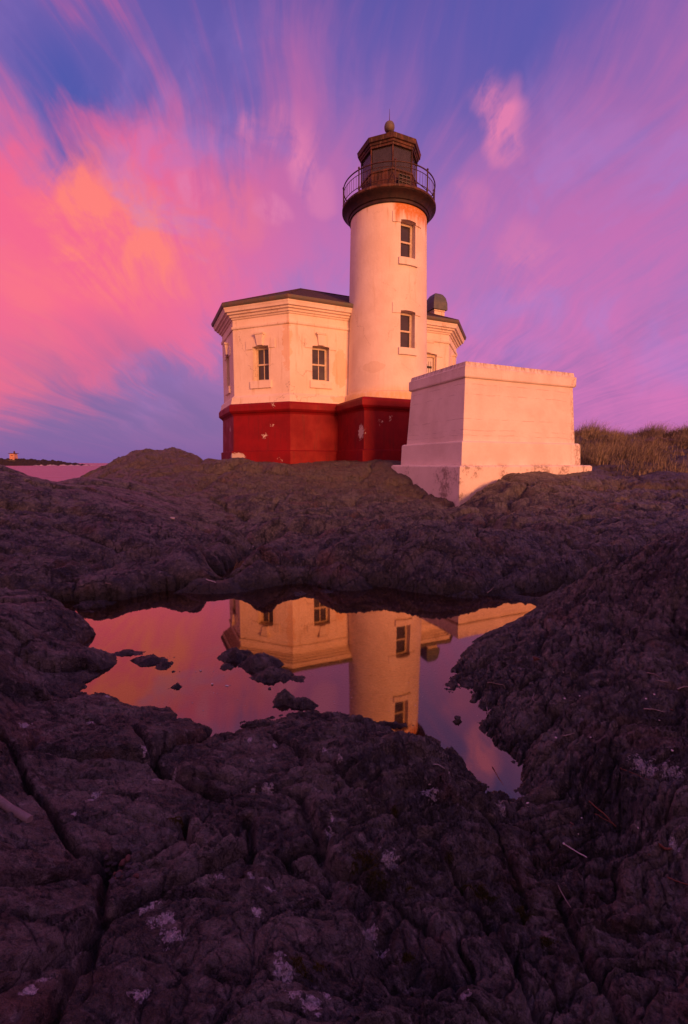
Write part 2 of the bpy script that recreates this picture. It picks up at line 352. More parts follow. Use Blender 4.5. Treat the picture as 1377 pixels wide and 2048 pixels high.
def worley(x, y, seed):
    """returns F1, F2, random id and a tilted facet height of the nearest cell"""
    ix = np.floor(x); iy = np.floor(y)
    F1 = np.full(x.shape, 9., np.float32); F2 = F1.copy(); ID = np.zeros_like(F1); TX = np.zeros_like(F1); TY = np.zeros_like(F1)
    for dx in (-1, 0, 1):
        for dy in (-1, 0, 1):
            cx = ix + dx; cy = iy + dy
            ox = (cx + h2(cx, cy, seed) - x).astype(np.float32); oy = (cy + h2(cx, cy, seed + 1) - y).astype(np.float32)
            d = np.sqrt(ox * ox + oy * oy); near = d < F1
            F2 = np.where(near, F1, np.minimum(F2, d)); F1 = np.where(near, d, F1)
            ID = np.where(near, h2(cx, cy, seed + 2), ID); TX = np.where(near, -ox, TX); TY = np.where(near, -oy, TY)
    tilt = TX * (np.mod(ID * 37.7, 1) - .5) + TY * (np.mod(ID * 91.3, 1) - .5)
    return F1, F2, ID, tilt

# ------------------------------------------------------------------ the rock
POOL = -1.0
ctl = []
def cz(*L):
    for px, py, z in L: p = at_z(px, py, z); ctl.append((p[0], p[1], z))
def cy_(*L):
    for px, py, Y in L: p = at_Y(px, py, Y); ctl.append((p[0], p[1], p[2]))
# shoreline
cz(*[(px, py, POOL + .003) for px, py in ((197, 1300), (225, 1345), (262, 1385), (330, 1402), (430, 1428), (500, 1412), (545, 1425), (620, 1425), (700, 1440), (770, 1448), (840, 1455), (880, 1482), (910, 1518),
    (960, 1565), (1010, 1598), (1050, 1600), (1035, 1545), (1000, 1490), (955, 1440), (915, 1405), (895, 1380), (910, 1355), (930, 1330), (950, 1300), (990, 1278), (1040, 1280), (1060, 1262), (1075, 1570), (1020, 1515),
    (1088, 1248), (1082, 1228), (1112, 1212), (1060, 1196), (950, 1194), (850, 1190), (740, 1176), (640, 1172), (540, 1176), (445, 1178), (400, 1184), (310, 1196), (240, 1208), (205, 1240), (200, 1265))])
# pool bed
cz(*[(px, py, z) for px, py, z in ((300, 1250, -1.14), (380, 1330, -1.12), (300, 1350, -1.07), (440, 1250, -1.18), (560, 1220, -1.18), (560, 1270, -1.16), (700, 1250, -1.2), (700, 1330, -1.14), (640, 1370, -1.09), (700, 1410, -1.07),
    (850, 1240, -1.16), (850, 1330, -1.13), (800, 1420, -1.08), (880, 1460, -1.06), (960, 1520, -1.045), (1010, 1560, -1.03), (980, 1230, -1.1), (1060, 1220, -1.07), (380, 1220, -1.12), (430, 1385, -1.06), (500, 1385, -1.05))])
# left bank
cz((190, 1228, -.93), (160, 1242, -.90), (228, 1196, -.95), (206, 1214, -.945), (200, 1285, -.965), (182, 1300, -.945), (186, 1268, -.955), (196, 1338, -.955), (150, 1300, -.93), (80, 1300, -.87), (0, 1250, -.72), (100, 1210, -.82), (170, 1210, -.93), (120, 1375, -.92), (0, 1400, -.80), (230, 1372, -.95), (180, 1340, -.95), (-200, 1300, -.6), (-300, 1600, -.55))
# near crest
cz((255, 1400, -.93), (200, 1380, -.89), (330, 1418, -.955), (430, 1445, -.955), (500, 1435, -.95), (590, 1432, -.95), (700, 1460, -.90), (775, 1462, -.875), (845, 1474, -.88), (900, 1535, -.93), (955, 1578, -.95))
cz((0, 1560, -.74), (100, 1480, -.82), (250, 1470, -.84), (400, 1490, -.87), (430, 1570, -.80), (300, 1600, -.79), (60, 1680, -.72), (100, 1800, -.68), (260, 1740, -.76), (430, 1700, -.74), (560, 1640, -.80),
   (0, 2048, -.56), (200, 2000, -.60), (230, 1880, -.64), (450, 1900, -.62), (420, 2048, -.55), (600, 1500, -.87), (700, 1600, -.83), (600, 1720, -.76), (760, 1760, -.76), (720, 1900, -.68), (700, 2048, -.60),
   (860, 1640, -.87), (900, 1760, -.83), (950, 1900, -.78), (900, 2048, -.72), (980, 1660, -.93), (1060, 1800, -.90))
# groove and lower right slab
cz((1085, 1625, -.965), (1110, 1650, -.955), (1180, 1680, -.955), (1260, 1710, -.955), (1377, 1740, -.955), (1500, 1760, -.96), (1100, 1720, -.955), (1200, 1780, -.93), (1320, 1860, -.92), (1100, 1880, -.90), (1180, 1980, -.88), (1377, 2000, -.86), (1100, 2048, -.84), (1500, 1950, -.85))
# right bank
cz((960, 1345, -.965), (940, 1385, -.97), (975, 1410, -.965), (1030, 1490, -.965), (1060, 1530, -.965), (1000, 1320, -.96), (1080, 1320, -.93), (1200, 1300, -.88), (1300, 1285, -.85), (1377, 1300, -.82), (1550, 1300, -.75), (1020, 1430, -.95), (1130, 1470, -.90), (1200, 1430, -.87), (1300, 1440, -.86), (1377, 1480, -.86),
   (1180, 1500, -.875), (1150, 1570, -.94), (1300, 1600, -.90), (1377, 1620, -.90), (1300, 1530, -.87), (1550, 1500, -.84), (1085, 1560, -.96), (1230, 1640, -.96))
# right mound
cz((1130, 1235, -.93), (1190, 1200, -.80), (1250, 1165, -.70), (1310, 1125, -.62), (1377, 1105, -.57), (1300, 1235, -.78), (1377, 1225, -.70), (1500, 1200, -.6), (1200, 1255, -.90), (1140, 1195, -.95))
cy_((1110, 1175, 3.42), (1160, 1165, 3.42), (1230, 1120, 4.05), (1320, 1085, 4.9), (1377, 1075, 4.9))
# mound across the pool
cy_((440, 1155, 3.75), (500, 1130, 3.9), (560, 1105, 4.0), (650, 1088, 4.1), (750, 1078, 4.1), (850, 1068, 4.1), (950, 1068, 4.1), (1040, 1080, 4.05), (1100, 1115, 3.9),
    (560, 1150, 3.65), (700, 1145, 3.6), (850, 1145, 3.6), (1000, 1150, 3.6), (620, 1075, 4.8), (900, 1062, 5.0), (1100, 1066, 5.0))
# behind
cy_((700, 1045, 6.0), (900, 1048, 6.2), (1100, 1042, 6.2), (1300, 1035, 6.0), (1377, 1025, 6.0), (560, 1060, 6.6), (510, 1075, 6.4), (620, 1020, 7.8), (760, 1010, 8.4), (900, 1018, 9.0), (1050, 1000, 8.8), (1200, 995, 8.5), (1377, 990, 8.5),
    (480, 1000, 9.5), (560, 975, 10.8), (680, 970, 11.2), (780, 985, 10.4), (600, 948, 12.8), (700, 938, 13.6), (760, 922, 13.8), (500, 938, 13.6),
    (770, 938, 13.3), (785, 952, 12.7), (805, 966, 12.0), (850, 984, 11.0), (890, 994, 10.3), (917, 998, 10.0), (950, 986, 9.9), (990, 962, 10.0), (1020, 948, 10.4), (1080, 947, 10.9), (1174, 949, 11.6), (1250, 948, 12.2), (1377, 946, 12.5))
# left ridge
cy_((0, 940, 6.6), (-200, 930, 6.8), (60, 953, 6.6), (110, 966, 6.8), (150, 960, 7.6), (200, 952, 9.5), (60, 975, 7.8), (120, 985, 8.4), (0, 965, 8.0), (240, 934, 14.5), (310, 926, 16.0), (390, 926, 15.6), (440, 931, 15.2),
    (0, 1000, 5.4), (150, 1000, 5.8), (300, 1010, 6.2), (380, 1040, 5.6), (440, 1065, 5.2), (495, 1092, 4.9), (0, 1080, 4.3), (150, 1090, 4.3), (300, 1085, 4.6), (430, 1125, 4.15), (300, 1120, 3.95), (350, 1130, 3.85), (200, 1150, 3.7), (100, 1150, 3.7), (0, 1170, 3.5), (420, 1165, 3.6),
    (250, 960, 10.0), (350, 950, 12.0), (400, 985, 9.5), (300, 985, 8.0))
ctl += [(-8.0, 10.5, -1.9), (-13, 14, -3.5), (-9, 16.5, -.8), (-12, 20, -3.5), (-8, 20, -1.2), (-4, 24, -1.0), (-.5, .25, -.60), (0, .3, -.60), (.5, .3, -.66), (-.25, .3, -.58), (-1.2, .4, -.52), (1.2, .4, -.72), (0, .27, -.6), (-20, 12, -4), (-14, 9, -2.2), (-18, 30, -4), (-9, 5, -.4), (-6, 2, -.2), (-3, .8, -.45), (-4.5, 7, -.45), (-30, 8, -4),
    (-1.5, 16, 0), (1, 15, .0), (2, 19, 0), (6, 20, .1), (-3, 19, 0), (-4, 16.5, -.02), (2.5, 26, -.6), (0, 40, -4), (-15, 40, -4),
    (8, 16, .25), (10, 17.5, .75), (13, 19, .95), (9, 13.5, -.02), (16, 17, .8), (8, 19, .8), (11, 24, 1.0), (18, 22, 1.15), (14, 30, .2), (10, 40, -2.5), (30, 20, .6), (30, 10, .4), (40, 40, -1),
    (9, 9, -.3), (8, 5, -.45), (5, 2, -.5), (2.5, .8, -.75), (3.4, 3.2, -.6), (15, 12, -.05)]
ctl = np.array(ctl, float)
keep = np.hypot(ctl[:, 0], ctl[:, 1]) > .25; ctl = ctl[keep]
def uvmap(x, y):
    r = np.hypot(x, y); return np.arctan2(x, y) * 1.15, np.log(np.maximum(r, .1)) * 1.0
cu, cv = uvmap(ctl[:, 0], ctl[:, 1]); n = len(cu)
def U(r2): return .5 * r2 * np.log(r2 + 1e-9)
A = np.zeros((n + 3, n + 3)); A[:n, :n] = U((cu[:, None] - cu[None]) ** 2 + (cv[:, None] - cv[None]) ** 2) + np.eye(n) * 2e-4
A[:n, n] = 1; A[:n, n + 1] = cu; A[:n, n + 2] = cv; A[n:, :n] = A[:n, n:].T
wts = np.linalg.solve(A, np.concatenate([ctl[:, 2], np.zeros(3)]))
def macro(x, y):
    uu, vv = uvmap(x, y); out = np.empty(uu.shape); fu = uu.ravel(); fv = vv.ravel(); res = np.empty(fu.shape)
    for a in range(0, len(fu), 60000):
        b = slice(a, a + 60000)
        res[b] = U((fu[b, None] - cu[None]) ** 2 + (fv[b, None] - cv[None]) ** 2) @ wts[:n] + wts[n] + wts[n + 1] * fu[b] + wts[n + 2] * fv[b]
    out = res.reshape(uu.shape)
    return np.clip(out, -4.5, 2.0)
def ss(x, a, b):
    k = np.clip((x - a) / (b - a), 0, 1); return k * k * (3 - 2 * k)
islands = []
for px, py, rx, ry, h in ((300, 1322, .10, .055, .022), (250, 1308, .11, .030, .016), (325, 1334, .05, .045, .018), (345, 1312, .02, .014, .01), (350, 1378, .032, .016, .012), (352, 1343, .028, .012, .012),
        (470, 1314, .10, .06, .05), (520, 1330, .11, .075, .055), (545, 1352, .10, .065, .04), (455, 1334, .05, .03, .02), (592, 1356, .05, .025, .014), (570, 1404, .055, .05, .05), (600, 1412, .08, .03, .03), (912, 1440, .022, .016, .02), (655, 1182, .05, .05, .012), (600, 1188, .05, .04, .012)):
    p = at_z(px, py, POOL); islands.append((p[0], p[1], rx, ry, h))

# polar grid round the camera: dense where the photograph looks
th = np.concatenate([np.linspace(-PI, -1.15, 140, endpoint=False), np.linspace(-1.15, 1.15, 1180, endpoint=False), np.linspace(1.15, PI, 141)[:-1]])
NR = 1060; rr = .13 * np.exp(np.linspace(0, math.log(48 / .13), NR))
R, T = np.meshgrid(rr, th, indexing='ij'); X = (R * np.sin(T)).astype(np.float64); Y = (R * np.cos(T)).astype(np.float64)
# macro on a coarser grid, then interpolate
si = np.unique(np.append(np.arange(0, NR, 4), NR - 1)); sj = np.arange(0, len(th), 3)
thp = np.append(th[sj], PI); Rc, Tc = np.meshgrid(rr[si], thp, indexing='ij')
Hc = macro(Rc * np.sin(Tc), Rc * np.cos(Tc))
fwd = ss(np.cos(Tc), -.35, .25); Hc = Hc * fwd + (-.55 * (1 - ss(Rc, 12, 30)) - 4 * ss(Rc, 12, 30)) * (1 - fwd)
fi = np.interp(np.arange(NR), si, np.arange(len(si))); i0 = np.minimum(fi.astype(int), len(si) - 2); wi = (fi - i0)[:, None]
fj = np.interp(th, thp, np.arange(len(thp))); j0 = np.minimum(fj.astype(int), len(thp) - 2); wj = (fj - j0)[None]
H = (Hc[i0][:, j0] * (1 - wi) + Hc[i0 + 1][:, j0] * wi) * (1 - wj) + (Hc[i0][:, j0 + 1] * (1 - wi) + Hc[i0 + 1][:, j0 + 1] * wi) * wj
# unseen rock berms, added behind the camera to shade the foreground
bx_, by_ = 4.4 * SUN_AZ.x, 4.4 * SUN_AZ.y
al = (X - bx_) * SUN_AZ.x + (Y - by_) * SUN_AZ.y; ac = -(X - bx_) * SUN_AZ.y + (Y - by_) * SUN_AZ.x
H = H + 1.75 * np.exp(-(al / 1.5) ** 2) * np.exp(-(ac / 7.0) ** 4)
H = H + 1.15 * ss(-Y, .75, 1.9) * (1 - ss(np.abs(X), 2.2, 3.6)) * (1 - ss(-Y, 3.2, 5))  # second added berm, keeps the sky glow behind off the nearest rock
inpool = ss(-H, .985, 1.03) * (R < 5)
far = ss(R, 1.2, 7)
dq = np.hypot((X + 6.55) / (1.0 + .5 * (X > -6.55)), (Y - 16) / 2.2); H = H + .32 * np.exp(-dq ** 2.4) * (.85 + .3 * fbm(X * 1.5, Y * 1.5, 3, 88))
bxr = at_z(1315, 1195, -.75); dr = np.hypot((X - bxr[0]) / .85, (Y - bxr[1]) / .55); H = H + .17 * np.exp(-dr ** 3)
# detail
ang = math.radians(-38)          # strike of the strata: running away to the upper left
wx = X + .35 * (fbm(X * 1.3, Y * 1.3, 3, 5) - .5) + .06 * (fbm(X * 8, Y * 8, 3, 6) - .5); wy = Y + .35 * (fbm(X * 1.3, Y * 1.3, 3, 8) - .5) + .06 * (fbm(X * 8, Y * 8, 3, 9) - .5)
ang_f = ang + (fbm(X * .35, Y * .35, 2, 44) - .5) * 2.0 + np.where((X < 0) & (Y < 1.8), .9, 0) * ss(-X, 0, .4)
ca, sa = np.cos(ang), np.sin(ang); s1 = wx * ca - wy * sa; s2 = wx * sa + wy * ca
ca, sa = np.cos(ang + .5), np.sin(ang + .5); q1 = wx * ca - wy * sa; q2 = wx * sa + wy * ca
D = np.zeros_like(H)
chunk = vn(X * 1.1, Y * 1.1, 77)           # where the rock is blocky, where it is sheeted
left = ss(-X, -.25, .35) * (1 - ss(R, 3, 5))
def layer(a, b, size, st, seed, amp, crack, cw, dome=.5):
    F1, F2, ID, tl = worley(a / (size * st), b / size, seed)
    e = F2 - F1
    return amp * ((ID - .5) * 1.1 + tl * 1.7 + dome * (1 - F1 * F1) * .6 - .3) - crack * amp * np.exp(-(e / cw) ** 1.15)
k1 = 1 - .93 * inpool
sky_l = (1 - .6 * ss(-X, 1.5, 3) * ss(Y, 5, 6.5) * (1 - ss(Y, 8.5, 11)))
D += layer(s1, s2, 2.1, 2.2, 11, .26, .6, .05, .9) * ss(R, 3.2, 6.5)
D += layer(q1, q2, .85, 2.6, 12, .10, .9, .05, .6) * ss(R, 1.8, 3.5) * (1 - inpool * .9)
near_ = ss(-R, -3.2, -2.0)
D += layer(s1, s2, .30, 1.9, 13, .020 + .024 * left + .004 * far, 1.1, .04, .3) * k1
D += layer(q1 * .8 + s1 * .2, q2, .125, 2.4, 14, .013 * (1 - .3 * far), 1.5, .055, .25) * k1 * (1 - .45 * left)
D += layer(s1 + .3 * s2, s2, .052, 2.6, 15, .0095, 1.4, .07, .2) * (1 - .75 * inpool) * (.35 + 1.1 * chunk) * (1 - .55 * left)
m5 = ss(-R, -9, -5); D += layer(q1 + .2 * q2, q2, .021, 2.0, 16, .0050, 1.3, .09, .2) * m5 * (1 - .6 * inpool) * (1 - .6 * left)
F1, F2, _, _ = worley(wx / .10, wy / .07, 19); D -= .006 * np.exp(-((F2 - F1) / .035)) * m5 * (1 - .7 * inpool)
# sheeted ridges along the strike
st_ = s2 + .05 * (fbm(s1 * 2, s2 * 2, 3, 21) - .5)
rid = fbm(s1 * 1.2, st_ * 9, 4, 22, .55, True); D += (rid - .6) * .060 * (1 - .8 * inpool) * (1 - .75 * left)
rid2 = fbm(s1 * 6, st_ * 42, 3, 23, .55, True); D += (rid2 - .6) * .020 * ss(-R, -10, -4) * (1 - .7 * inpool) * (1 - .6 * left)
D += (fbm(X * 2.2, Y * 2.2, 4, 31) - .5) * .10 * (1 - .9 * inpool) + (fbm(X * 55, Y * 55, 4, 33, .6) - .5) * .012 * ss(-R, -6, -3) * (1 - .4 * inpool)
D += (fbm(X * .7, Y * .7, 3, 35, .45) - .5) * .38 * ss(R, 4, 8)
D += (fbm(X * 4, Y * 4, 5, 36, .6, True) - .6) * .055 * ss(R, 3, 9) * (1 - .3 * ss(R, 12, 15))
D += (fbm(X * 9, Y * 9, 4, 37, .62, True) - .6) * (.024 + .03 * ss(R, 7, 12)) * ss(R, 2.5, 5)
D = D * sky_l
# crevices
def crev(pts, w, dep):
    P = [at_z(px, py, z)[:2] for px, py, z in pts]; best = np.full(X.shape, 9.0)
    qx = X + .05 * (fbm(X * 7, Y * 7, 3, 51) - .5); qy = Y + .05 * (fbm(X * 7, Y * 7, 3, 52) - .5)
    for a, b in zip(P[:-1], P[1:]):
        d = b - a; tt = np.clip(((qx - a[0]) * d[0] + (qy - a[1]) * d[1]) / (d @ d), 0, 1)
        best = np.minimum(best, np.hypot(qx - a[0] - tt * d[0], qy - a[1] - tt * d[1]))
    return -dep * np.exp(-(best / w) ** 2)
D += crev([(370, 1600, -.79), (365, 1660, -.77), (420, 1700, -.75), (500, 1600, -.8), (505, 1710, -.77)], .008, .04)
D += crev([(0, 1470, -.80), (130, 1640, -.74), (215, 1720, -.75), (205, 1850, -.68), (90, 2048, -.58)], .008, .04)
D += crev([(215, 1720, -.75), (300, 1700, -.76), (370, 1660, -.77)], .008, .04)
D += crev([(250, 1420, -.9), (330, 1520, -.84), (600, 1560, -.82), (640, 1680, -.78), (740, 1740, -.77), (850, 1800, -.78)], .012, .04)
D += crev([(540, 1440, -.9), (700, 1540, -.85), (900, 1700, -.86), (1000, 1850, -.85), (1090, 2048, -.84)], .010, .035)
def gully(pts, w, dep):
    P = [at_Y(px, py, yy)[:2] for px, py, yy in pts]; best = np.full(X.shape, 9.0)
    qx = X + .22 * (fbm(X * 2, Y * 2, 4, 53) - .5); qy = Y + .22 * (fbm(X * 2, Y * 2, 4, 54) - .5)
    for a, b in zip(P[:-1], P[1:]):
        d = b - a; tt = np.clip(((qx - a[0]) * d[0] + (qy - a[1]) * d[1]) / (d @ d), 0, 1)
        best = np.minimum(best, np.hypot(qx - a[0] - tt * d[0], qy - a[1] - tt * d[1]))
    return -dep * 1.5 * np.exp(-(best / w) ** 1.2) + dep * .6 * np.exp(-((best - 2.6 * w) / (1.6 * w)) ** 2)
D += gully([(420, 1145, 3.95), (330, 1110, 4.15), (240, 1118, 4.1), (120, 1180, 3.55), (60, 1180, 3.4)], .05, .16)
D += gully([(440, 1150, 3.9), (505, 1100, 4.5), (540, 1062, 6.2), (640, 1050, 6.2), (760, 1052, 6.0)], .12, .20)
D += gully([(1085, 1196, 3.3), (1180, 1160, 3.5), (1250, 1112, 4.1), (1330, 1085, 4.7), (1420, 1080, 4.8)], .07, .12)
D += gully([(560, 1035, 7.0), (700, 1028, 7.2), (860, 1040, 6.8), (960, 1052, 6.2), (1060, 1056, 5.6), (1170, 1090, 4.6)], .13, .17)
D += gully([(450, 985, 9.5), (560, 1000, 9.0), (700, 1000, 9.2), (800, 1006, 9.2)], .18, .18)
D += gully([(930, 1005, 9.4), (1000, 1030, 7.4), (1150, 1020, 7.4), (1377, 1012, 7.0)], .14, .16)
D += gully([(1020, 965, 9.6), (1130, 975, 9.4), (1250, 962, 10.6), (1377, 970, 10.0)], .18, .14)
D += gully([(300, 955, 12.0), (420, 965, 12.0), (520, 955, 12.4)], .2, .18)
D += crev([(1112, 1775, -.93), (1140, 1850, -.92), (1270, 2048, -.86)], .012, .04)
# calm the rock where buildings stand
bd = np.minimum(np.hypot(X - .6, Y - 18) / 6.5, np.hypot(X - 4.3, Y - 13) / 3.0); calm = 1 - .5 * (1 - ss(bd, .75, 1.05)); calm = np.where(R > 8, calm, 1)
dune = ss(X - .35 * Y, 1.4, 3.2) * ss(R, 11.5, 14) * ss(Y, 6, 12)
H = H + D * calm * (1 - .3 * dune)
for ix_, iy_, rx, ry, h in islands:
    wxx = X + .05 * (fbm(X * 16, Y * 16, 3, 63) - .5); wyy = Y + .07 * (fbm(X * 16, Y * 16, 3, 64) - .5)
    k = np.exp(-(((wxx - ix_) / rx) ** 2 + ((wyy - iy_) / ry) ** 2)); loc = k > .02
    isl = POOL + h * (k - .40) * 1.7 + np.minimum(k, .5) * (D * 1.1 + (fbm(X * 26, Y * 26, 4, 61, .6, True) - .62) * .05)
    H[loc] = np.maximum(H, isl)[loc]
H = np.maximum(H, -4.5)

verts = np.empty((NR * len(th) + 1, 3), np.float32); verts[:-1, 0] = X.ravel(); verts[:-1, 1] = Y.ravel(); verts[:-1, 2] = H.ravel(); verts[-1] = (0, 0, H[0].mean())
NTH = len(th); I, J = np.meshgrid(np.arange(NR - 1), np.arange(NTH), indexing='ij'); J2 = (J + 1) % NTH
quads = np.stack([I * NTH + J, (I + 1) * NTH + J, (I + 1) * NTH + J2, I * NTH + J2], -1).reshape(-1, 4)[:, ::-1]
tri = np.stack([np.full(NTH, NR * NTH), np.arange(NTH), (np.arange(NTH) + 1) % NTH], -1)[:, ::-1]
me = bpy.data.meshes.new('ground'); me.vertices.add(len(verts)); me.vertices.foreach_set('co', verts.ravel())
me.loops.add(quads.size + tri.size); me.loops.foreach_set('vertex_index', np.concatenate([quads.ravel(), tri.ravel()]).astype(np.int32))
me.polygons.add(len(quads) + len(tri))
ls = np.concatenate([np.arange(len(quads)) * 4, len(quads) * 4 + np.arange(len(tri)) * 3]).astype(np.int32)
me.polygons.foreach_set('loop_start', ls)
me.update(calc_edges=True); me.polygons.foreach_set('use_smooth', np.ones(len(me.polygons), bool))
# look-ups on the finished surface
lr = np.log(rr)
def ground_z(x, y):
    r = math.hypot(x, y); a = math.atan2(x, y); i = np.interp(math.log(max(r, .131)), lr, np.arange(NR)); j = np.interp(a, th, np.arange(NTH))
    i0 = min(int(i), NR - 2); j0 = min(int(j), NTH - 2); a_, b_ = i - i0, j - j0
    return (H[i0, j0] * (1 - a_) + H[i0 + 1, j0] * a_) * (1 - b_) + (H[i0, j0 + 1] * (1 - a_) + H[i0 + 1, j0 + 1] * a_) * b_
def hit(px, py):
    d = pxdir(px, py); tt = .3
    while tt < 60:
        p = d * tt
        if p[2] < max(ground_z(p[0], p[1]), POOL + .001 if p[1] < 4 else -9): return p
        tt *= 1.004
    return p
# lichen patches: attribute painted where it grows
LI = [(860, 1585, .030), (1003, 1612, .020), (780, 1728, .030), (535, 1585, .022), (505, 1585, .012), (310, 1560, .02), (660, 1670, .016), (330, 1840, .028), (345, 1870, .022), (300, 1815, .018), (570, 1950, .022), (590, 1985, .016), (560, 1910, .01), (740, 1880, .018), (765, 1910, .014), (50, 1450, .022), (180, 1445, .02), (215, 1395, .022),
      (500, 1480, .014), (440, 1755, .014), (500, 1750, .010), (515, 1825, .012), (540, 1780, .012), (505, 1525, .01), (650, 1500, .014), (680, 1510, .012), (930, 1995, .014), (665, 1640, .01), (1290, 1530, .05), (1340, 1545, .04), (1350, 1700, .02), (290, 1505, .014), (195, 1590, .014), (620, 2010, .02), (280, 1990, .014), (350, 1560, .012), (490, 1360, .0),
      (550, 1495, .012), (700, 1460, .01), (180, 1600, .012), (150, 1630, .01), (900, 1550, .008), (650, 1990, .012), (60, 1985, .012), (85, 1960, .01)]
lic = np.zeros(X.shape, np.float32)
for px, py, s_ in LI:
    if s_ <= 0: continue
    p = hit(px, py); d2 = ((X - p[0]) ** 2 + (Y - p[1]) ** 2) / (s_ * 1.05) ** 2; lic = np.maximum(lic, np.exp(-d2))
at = me.attributes.new('lichen', 'FLOAT', 'POINT'); at.data.foreach_set('value', np.append(lic.ravel(), 0).astype(np.float32))
at = me.attributes.new('soil', 'FLOAT', 'POINT'); at.data.foreach_set('value', np.append(dune.ravel(), 0).astype(np.float32))
def rock(g, p, o):
    oc = OC(g); x, y, z = g.sep(oc)[:3]
    n1 = g.noise(oc, .9, 5, .6); n2 = g.noise(oc, 5, 6, .62); n3 = g.noise(oc, 34, 6, .68); n4 = g.noise(oc, 190, 5, .7)
    c = g.mix(g.rng(n2, .40, .60), (.185, .165, .140), (.045, .042, .040))
    c = g.mix(g.rng(g.noise(oc, 2.3, 5, .6), .54, .68, 0, .75), c, (.155, .072, .054))
    c = g.mix(g.rng(g.noise(oc, 7.5, 4, .6, .5), .60, .70, 0, .55), c, (.13, .058, .034))
    c = g.mix(g.rng(n3, .52, .70, 0, .65), c, (.42, .37, .33))
    c = g.mix(g.rng(n3, .48, .32, 0, .75), c, (.010, .009, .009))
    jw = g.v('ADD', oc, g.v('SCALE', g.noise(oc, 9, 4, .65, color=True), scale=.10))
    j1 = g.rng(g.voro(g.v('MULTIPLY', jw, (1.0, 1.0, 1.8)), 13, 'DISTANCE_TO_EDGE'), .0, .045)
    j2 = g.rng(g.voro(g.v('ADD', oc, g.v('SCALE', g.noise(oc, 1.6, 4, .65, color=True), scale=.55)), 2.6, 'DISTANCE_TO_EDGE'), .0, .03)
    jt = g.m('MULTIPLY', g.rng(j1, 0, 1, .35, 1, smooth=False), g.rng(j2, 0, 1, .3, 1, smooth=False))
    c = g.mix(jt, (.022, .016, .017), c)  # joint lines darkened in colour: grit, also standing in for crevice shade
    # browner, drier rock towards the lighthouse
    c = g.mix(g.rng(y, 7, 13, 0, .55), c, g.mix(g.rng(n2, .35, .65), (.060, .044, .030), (.17, .12, .085)))
    sp = g.m('MULTIPLY', g.rng(n4, .66, .76), g.rng(n3, .40, .60)); c = g.mix(g.m('MULTIPLY', sp, .75), c, (.34, .28, .28))
    bn = g.m('MULTIPLY', g.rng(g.voro(oc, 42), .10, .05), g.rng(g.noise(oc, 3.7, 3, .6), .60, .66)); c = g.mix(g.m('MULTIPLY', bn, .55), c, (.40, .33, .34))
    a = g.n.new('ShaderNodeAttribute'); a.attribute_name = 'lichen'
    ln = g.noise(oc, 85, 6, .7, .6); lk = g.rng(g.m('ADD', a.outputs['Fac'], g.m('MULTIPLY', g.m('SUBTRACT', ln, .5), 2.6)), .66, .82)
    lk = g.m('MULTIPLY', lk, g.rng(a.outputs['Fac'], .06, .3)); c = g.mix(g.m('MULTIPLY', lk, .95), c, g.mix(g.rng(n4, .35, .6), (.36, .30, .32), (.82, .74, .76)))
    alg = g.m('MULTIPLY', g.m('MULTIPLY', g.rng(z, -.88, -.96), g.rng(y, 2.6, 3.1)), g.rng(y, 5.5, 4.5)); c = g.mix(g.m('MULTIPLY', alg, .7), c, (.028, .032, .012))
    wet = g.m('MULTIPLY', g.rng(g.m('ADD', z, g.m('MULTIPLY', g.m('SUBTRACT', n2, .5), .05)), -.955, -.99), g.rng(y, 5.5, 4.5))
    c = g.mix(g.m('MULTIPLY', wet, .55), c, (.018, .016, .012))
    deep = g.m('MULTIPLY', g.rng(z, -1.0, -1.03), g.rng(y, 5.5, 4.5)); c = g.mix(g.m('MULTIPLY', deep, .85), c, g.mix(g.rng(g.noise(oc, 26, 5, .7), .4, .62), (.06, .035, .03), (.26, .14, .11)))
    s = g.n.new('ShaderNodeAttribute'); s.attribute_name = 'soil'; c = g.mix(g.m('MULTIPLY', s.outputs['Fac'], g.rng(n2, .3, .55)), c, (.07, .05, .032))
    g.put(p.inputs['Base Color'], c); g.put(p.inputs['Roughness'], g.m('SUBTRACT', g.rng(n3, .3, .7, .34, .66), g.m('MULTIPLY', wet, .12))); g.put(p.inputs['Specular IOR Level'], .6)
    vc = g.voro(g.v('ADD', g.v('MULTIPLY', oc, (1, 1, 1)), g.v('SCALE', g.noise(oc, 12, 3, .6, color=True), scale=.05)), 38, 'DISTANCE_TO_EDGE')
    vb = g.voro(g.v('ADD', oc, g.v('SCALE', g.noise(oc, 3, 3, .6, color=True), scale=.3)), 7, 'DISTANCE_TO_EDGE')
    nr = g.bump(j2, .8, .06); nr = g.bump(j1, .7, .012, nr); nr = g.bump(g.rng(vb, .0, .06), .35, .02, nr); nr = g.bump(g.rng(vc, 0, .12), .35, .004, nr)
    nf_ = g.noise(oc, 11, 6, .7, .8); nr = g.bump(nf_, .9, .05, nr); nr = g.bump(n2, .7, .10, nr); nr = g.bump(n3, 1.0, .028, nr); nr = g.bump(n4, 1.0, .006, nr)
    g.put(p.inputs['Normal'], nr)
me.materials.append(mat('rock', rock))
gobj = bpy.data.objects.new('ground', me); COL.objects.link(gobj); tag(gobj, kind='structure')

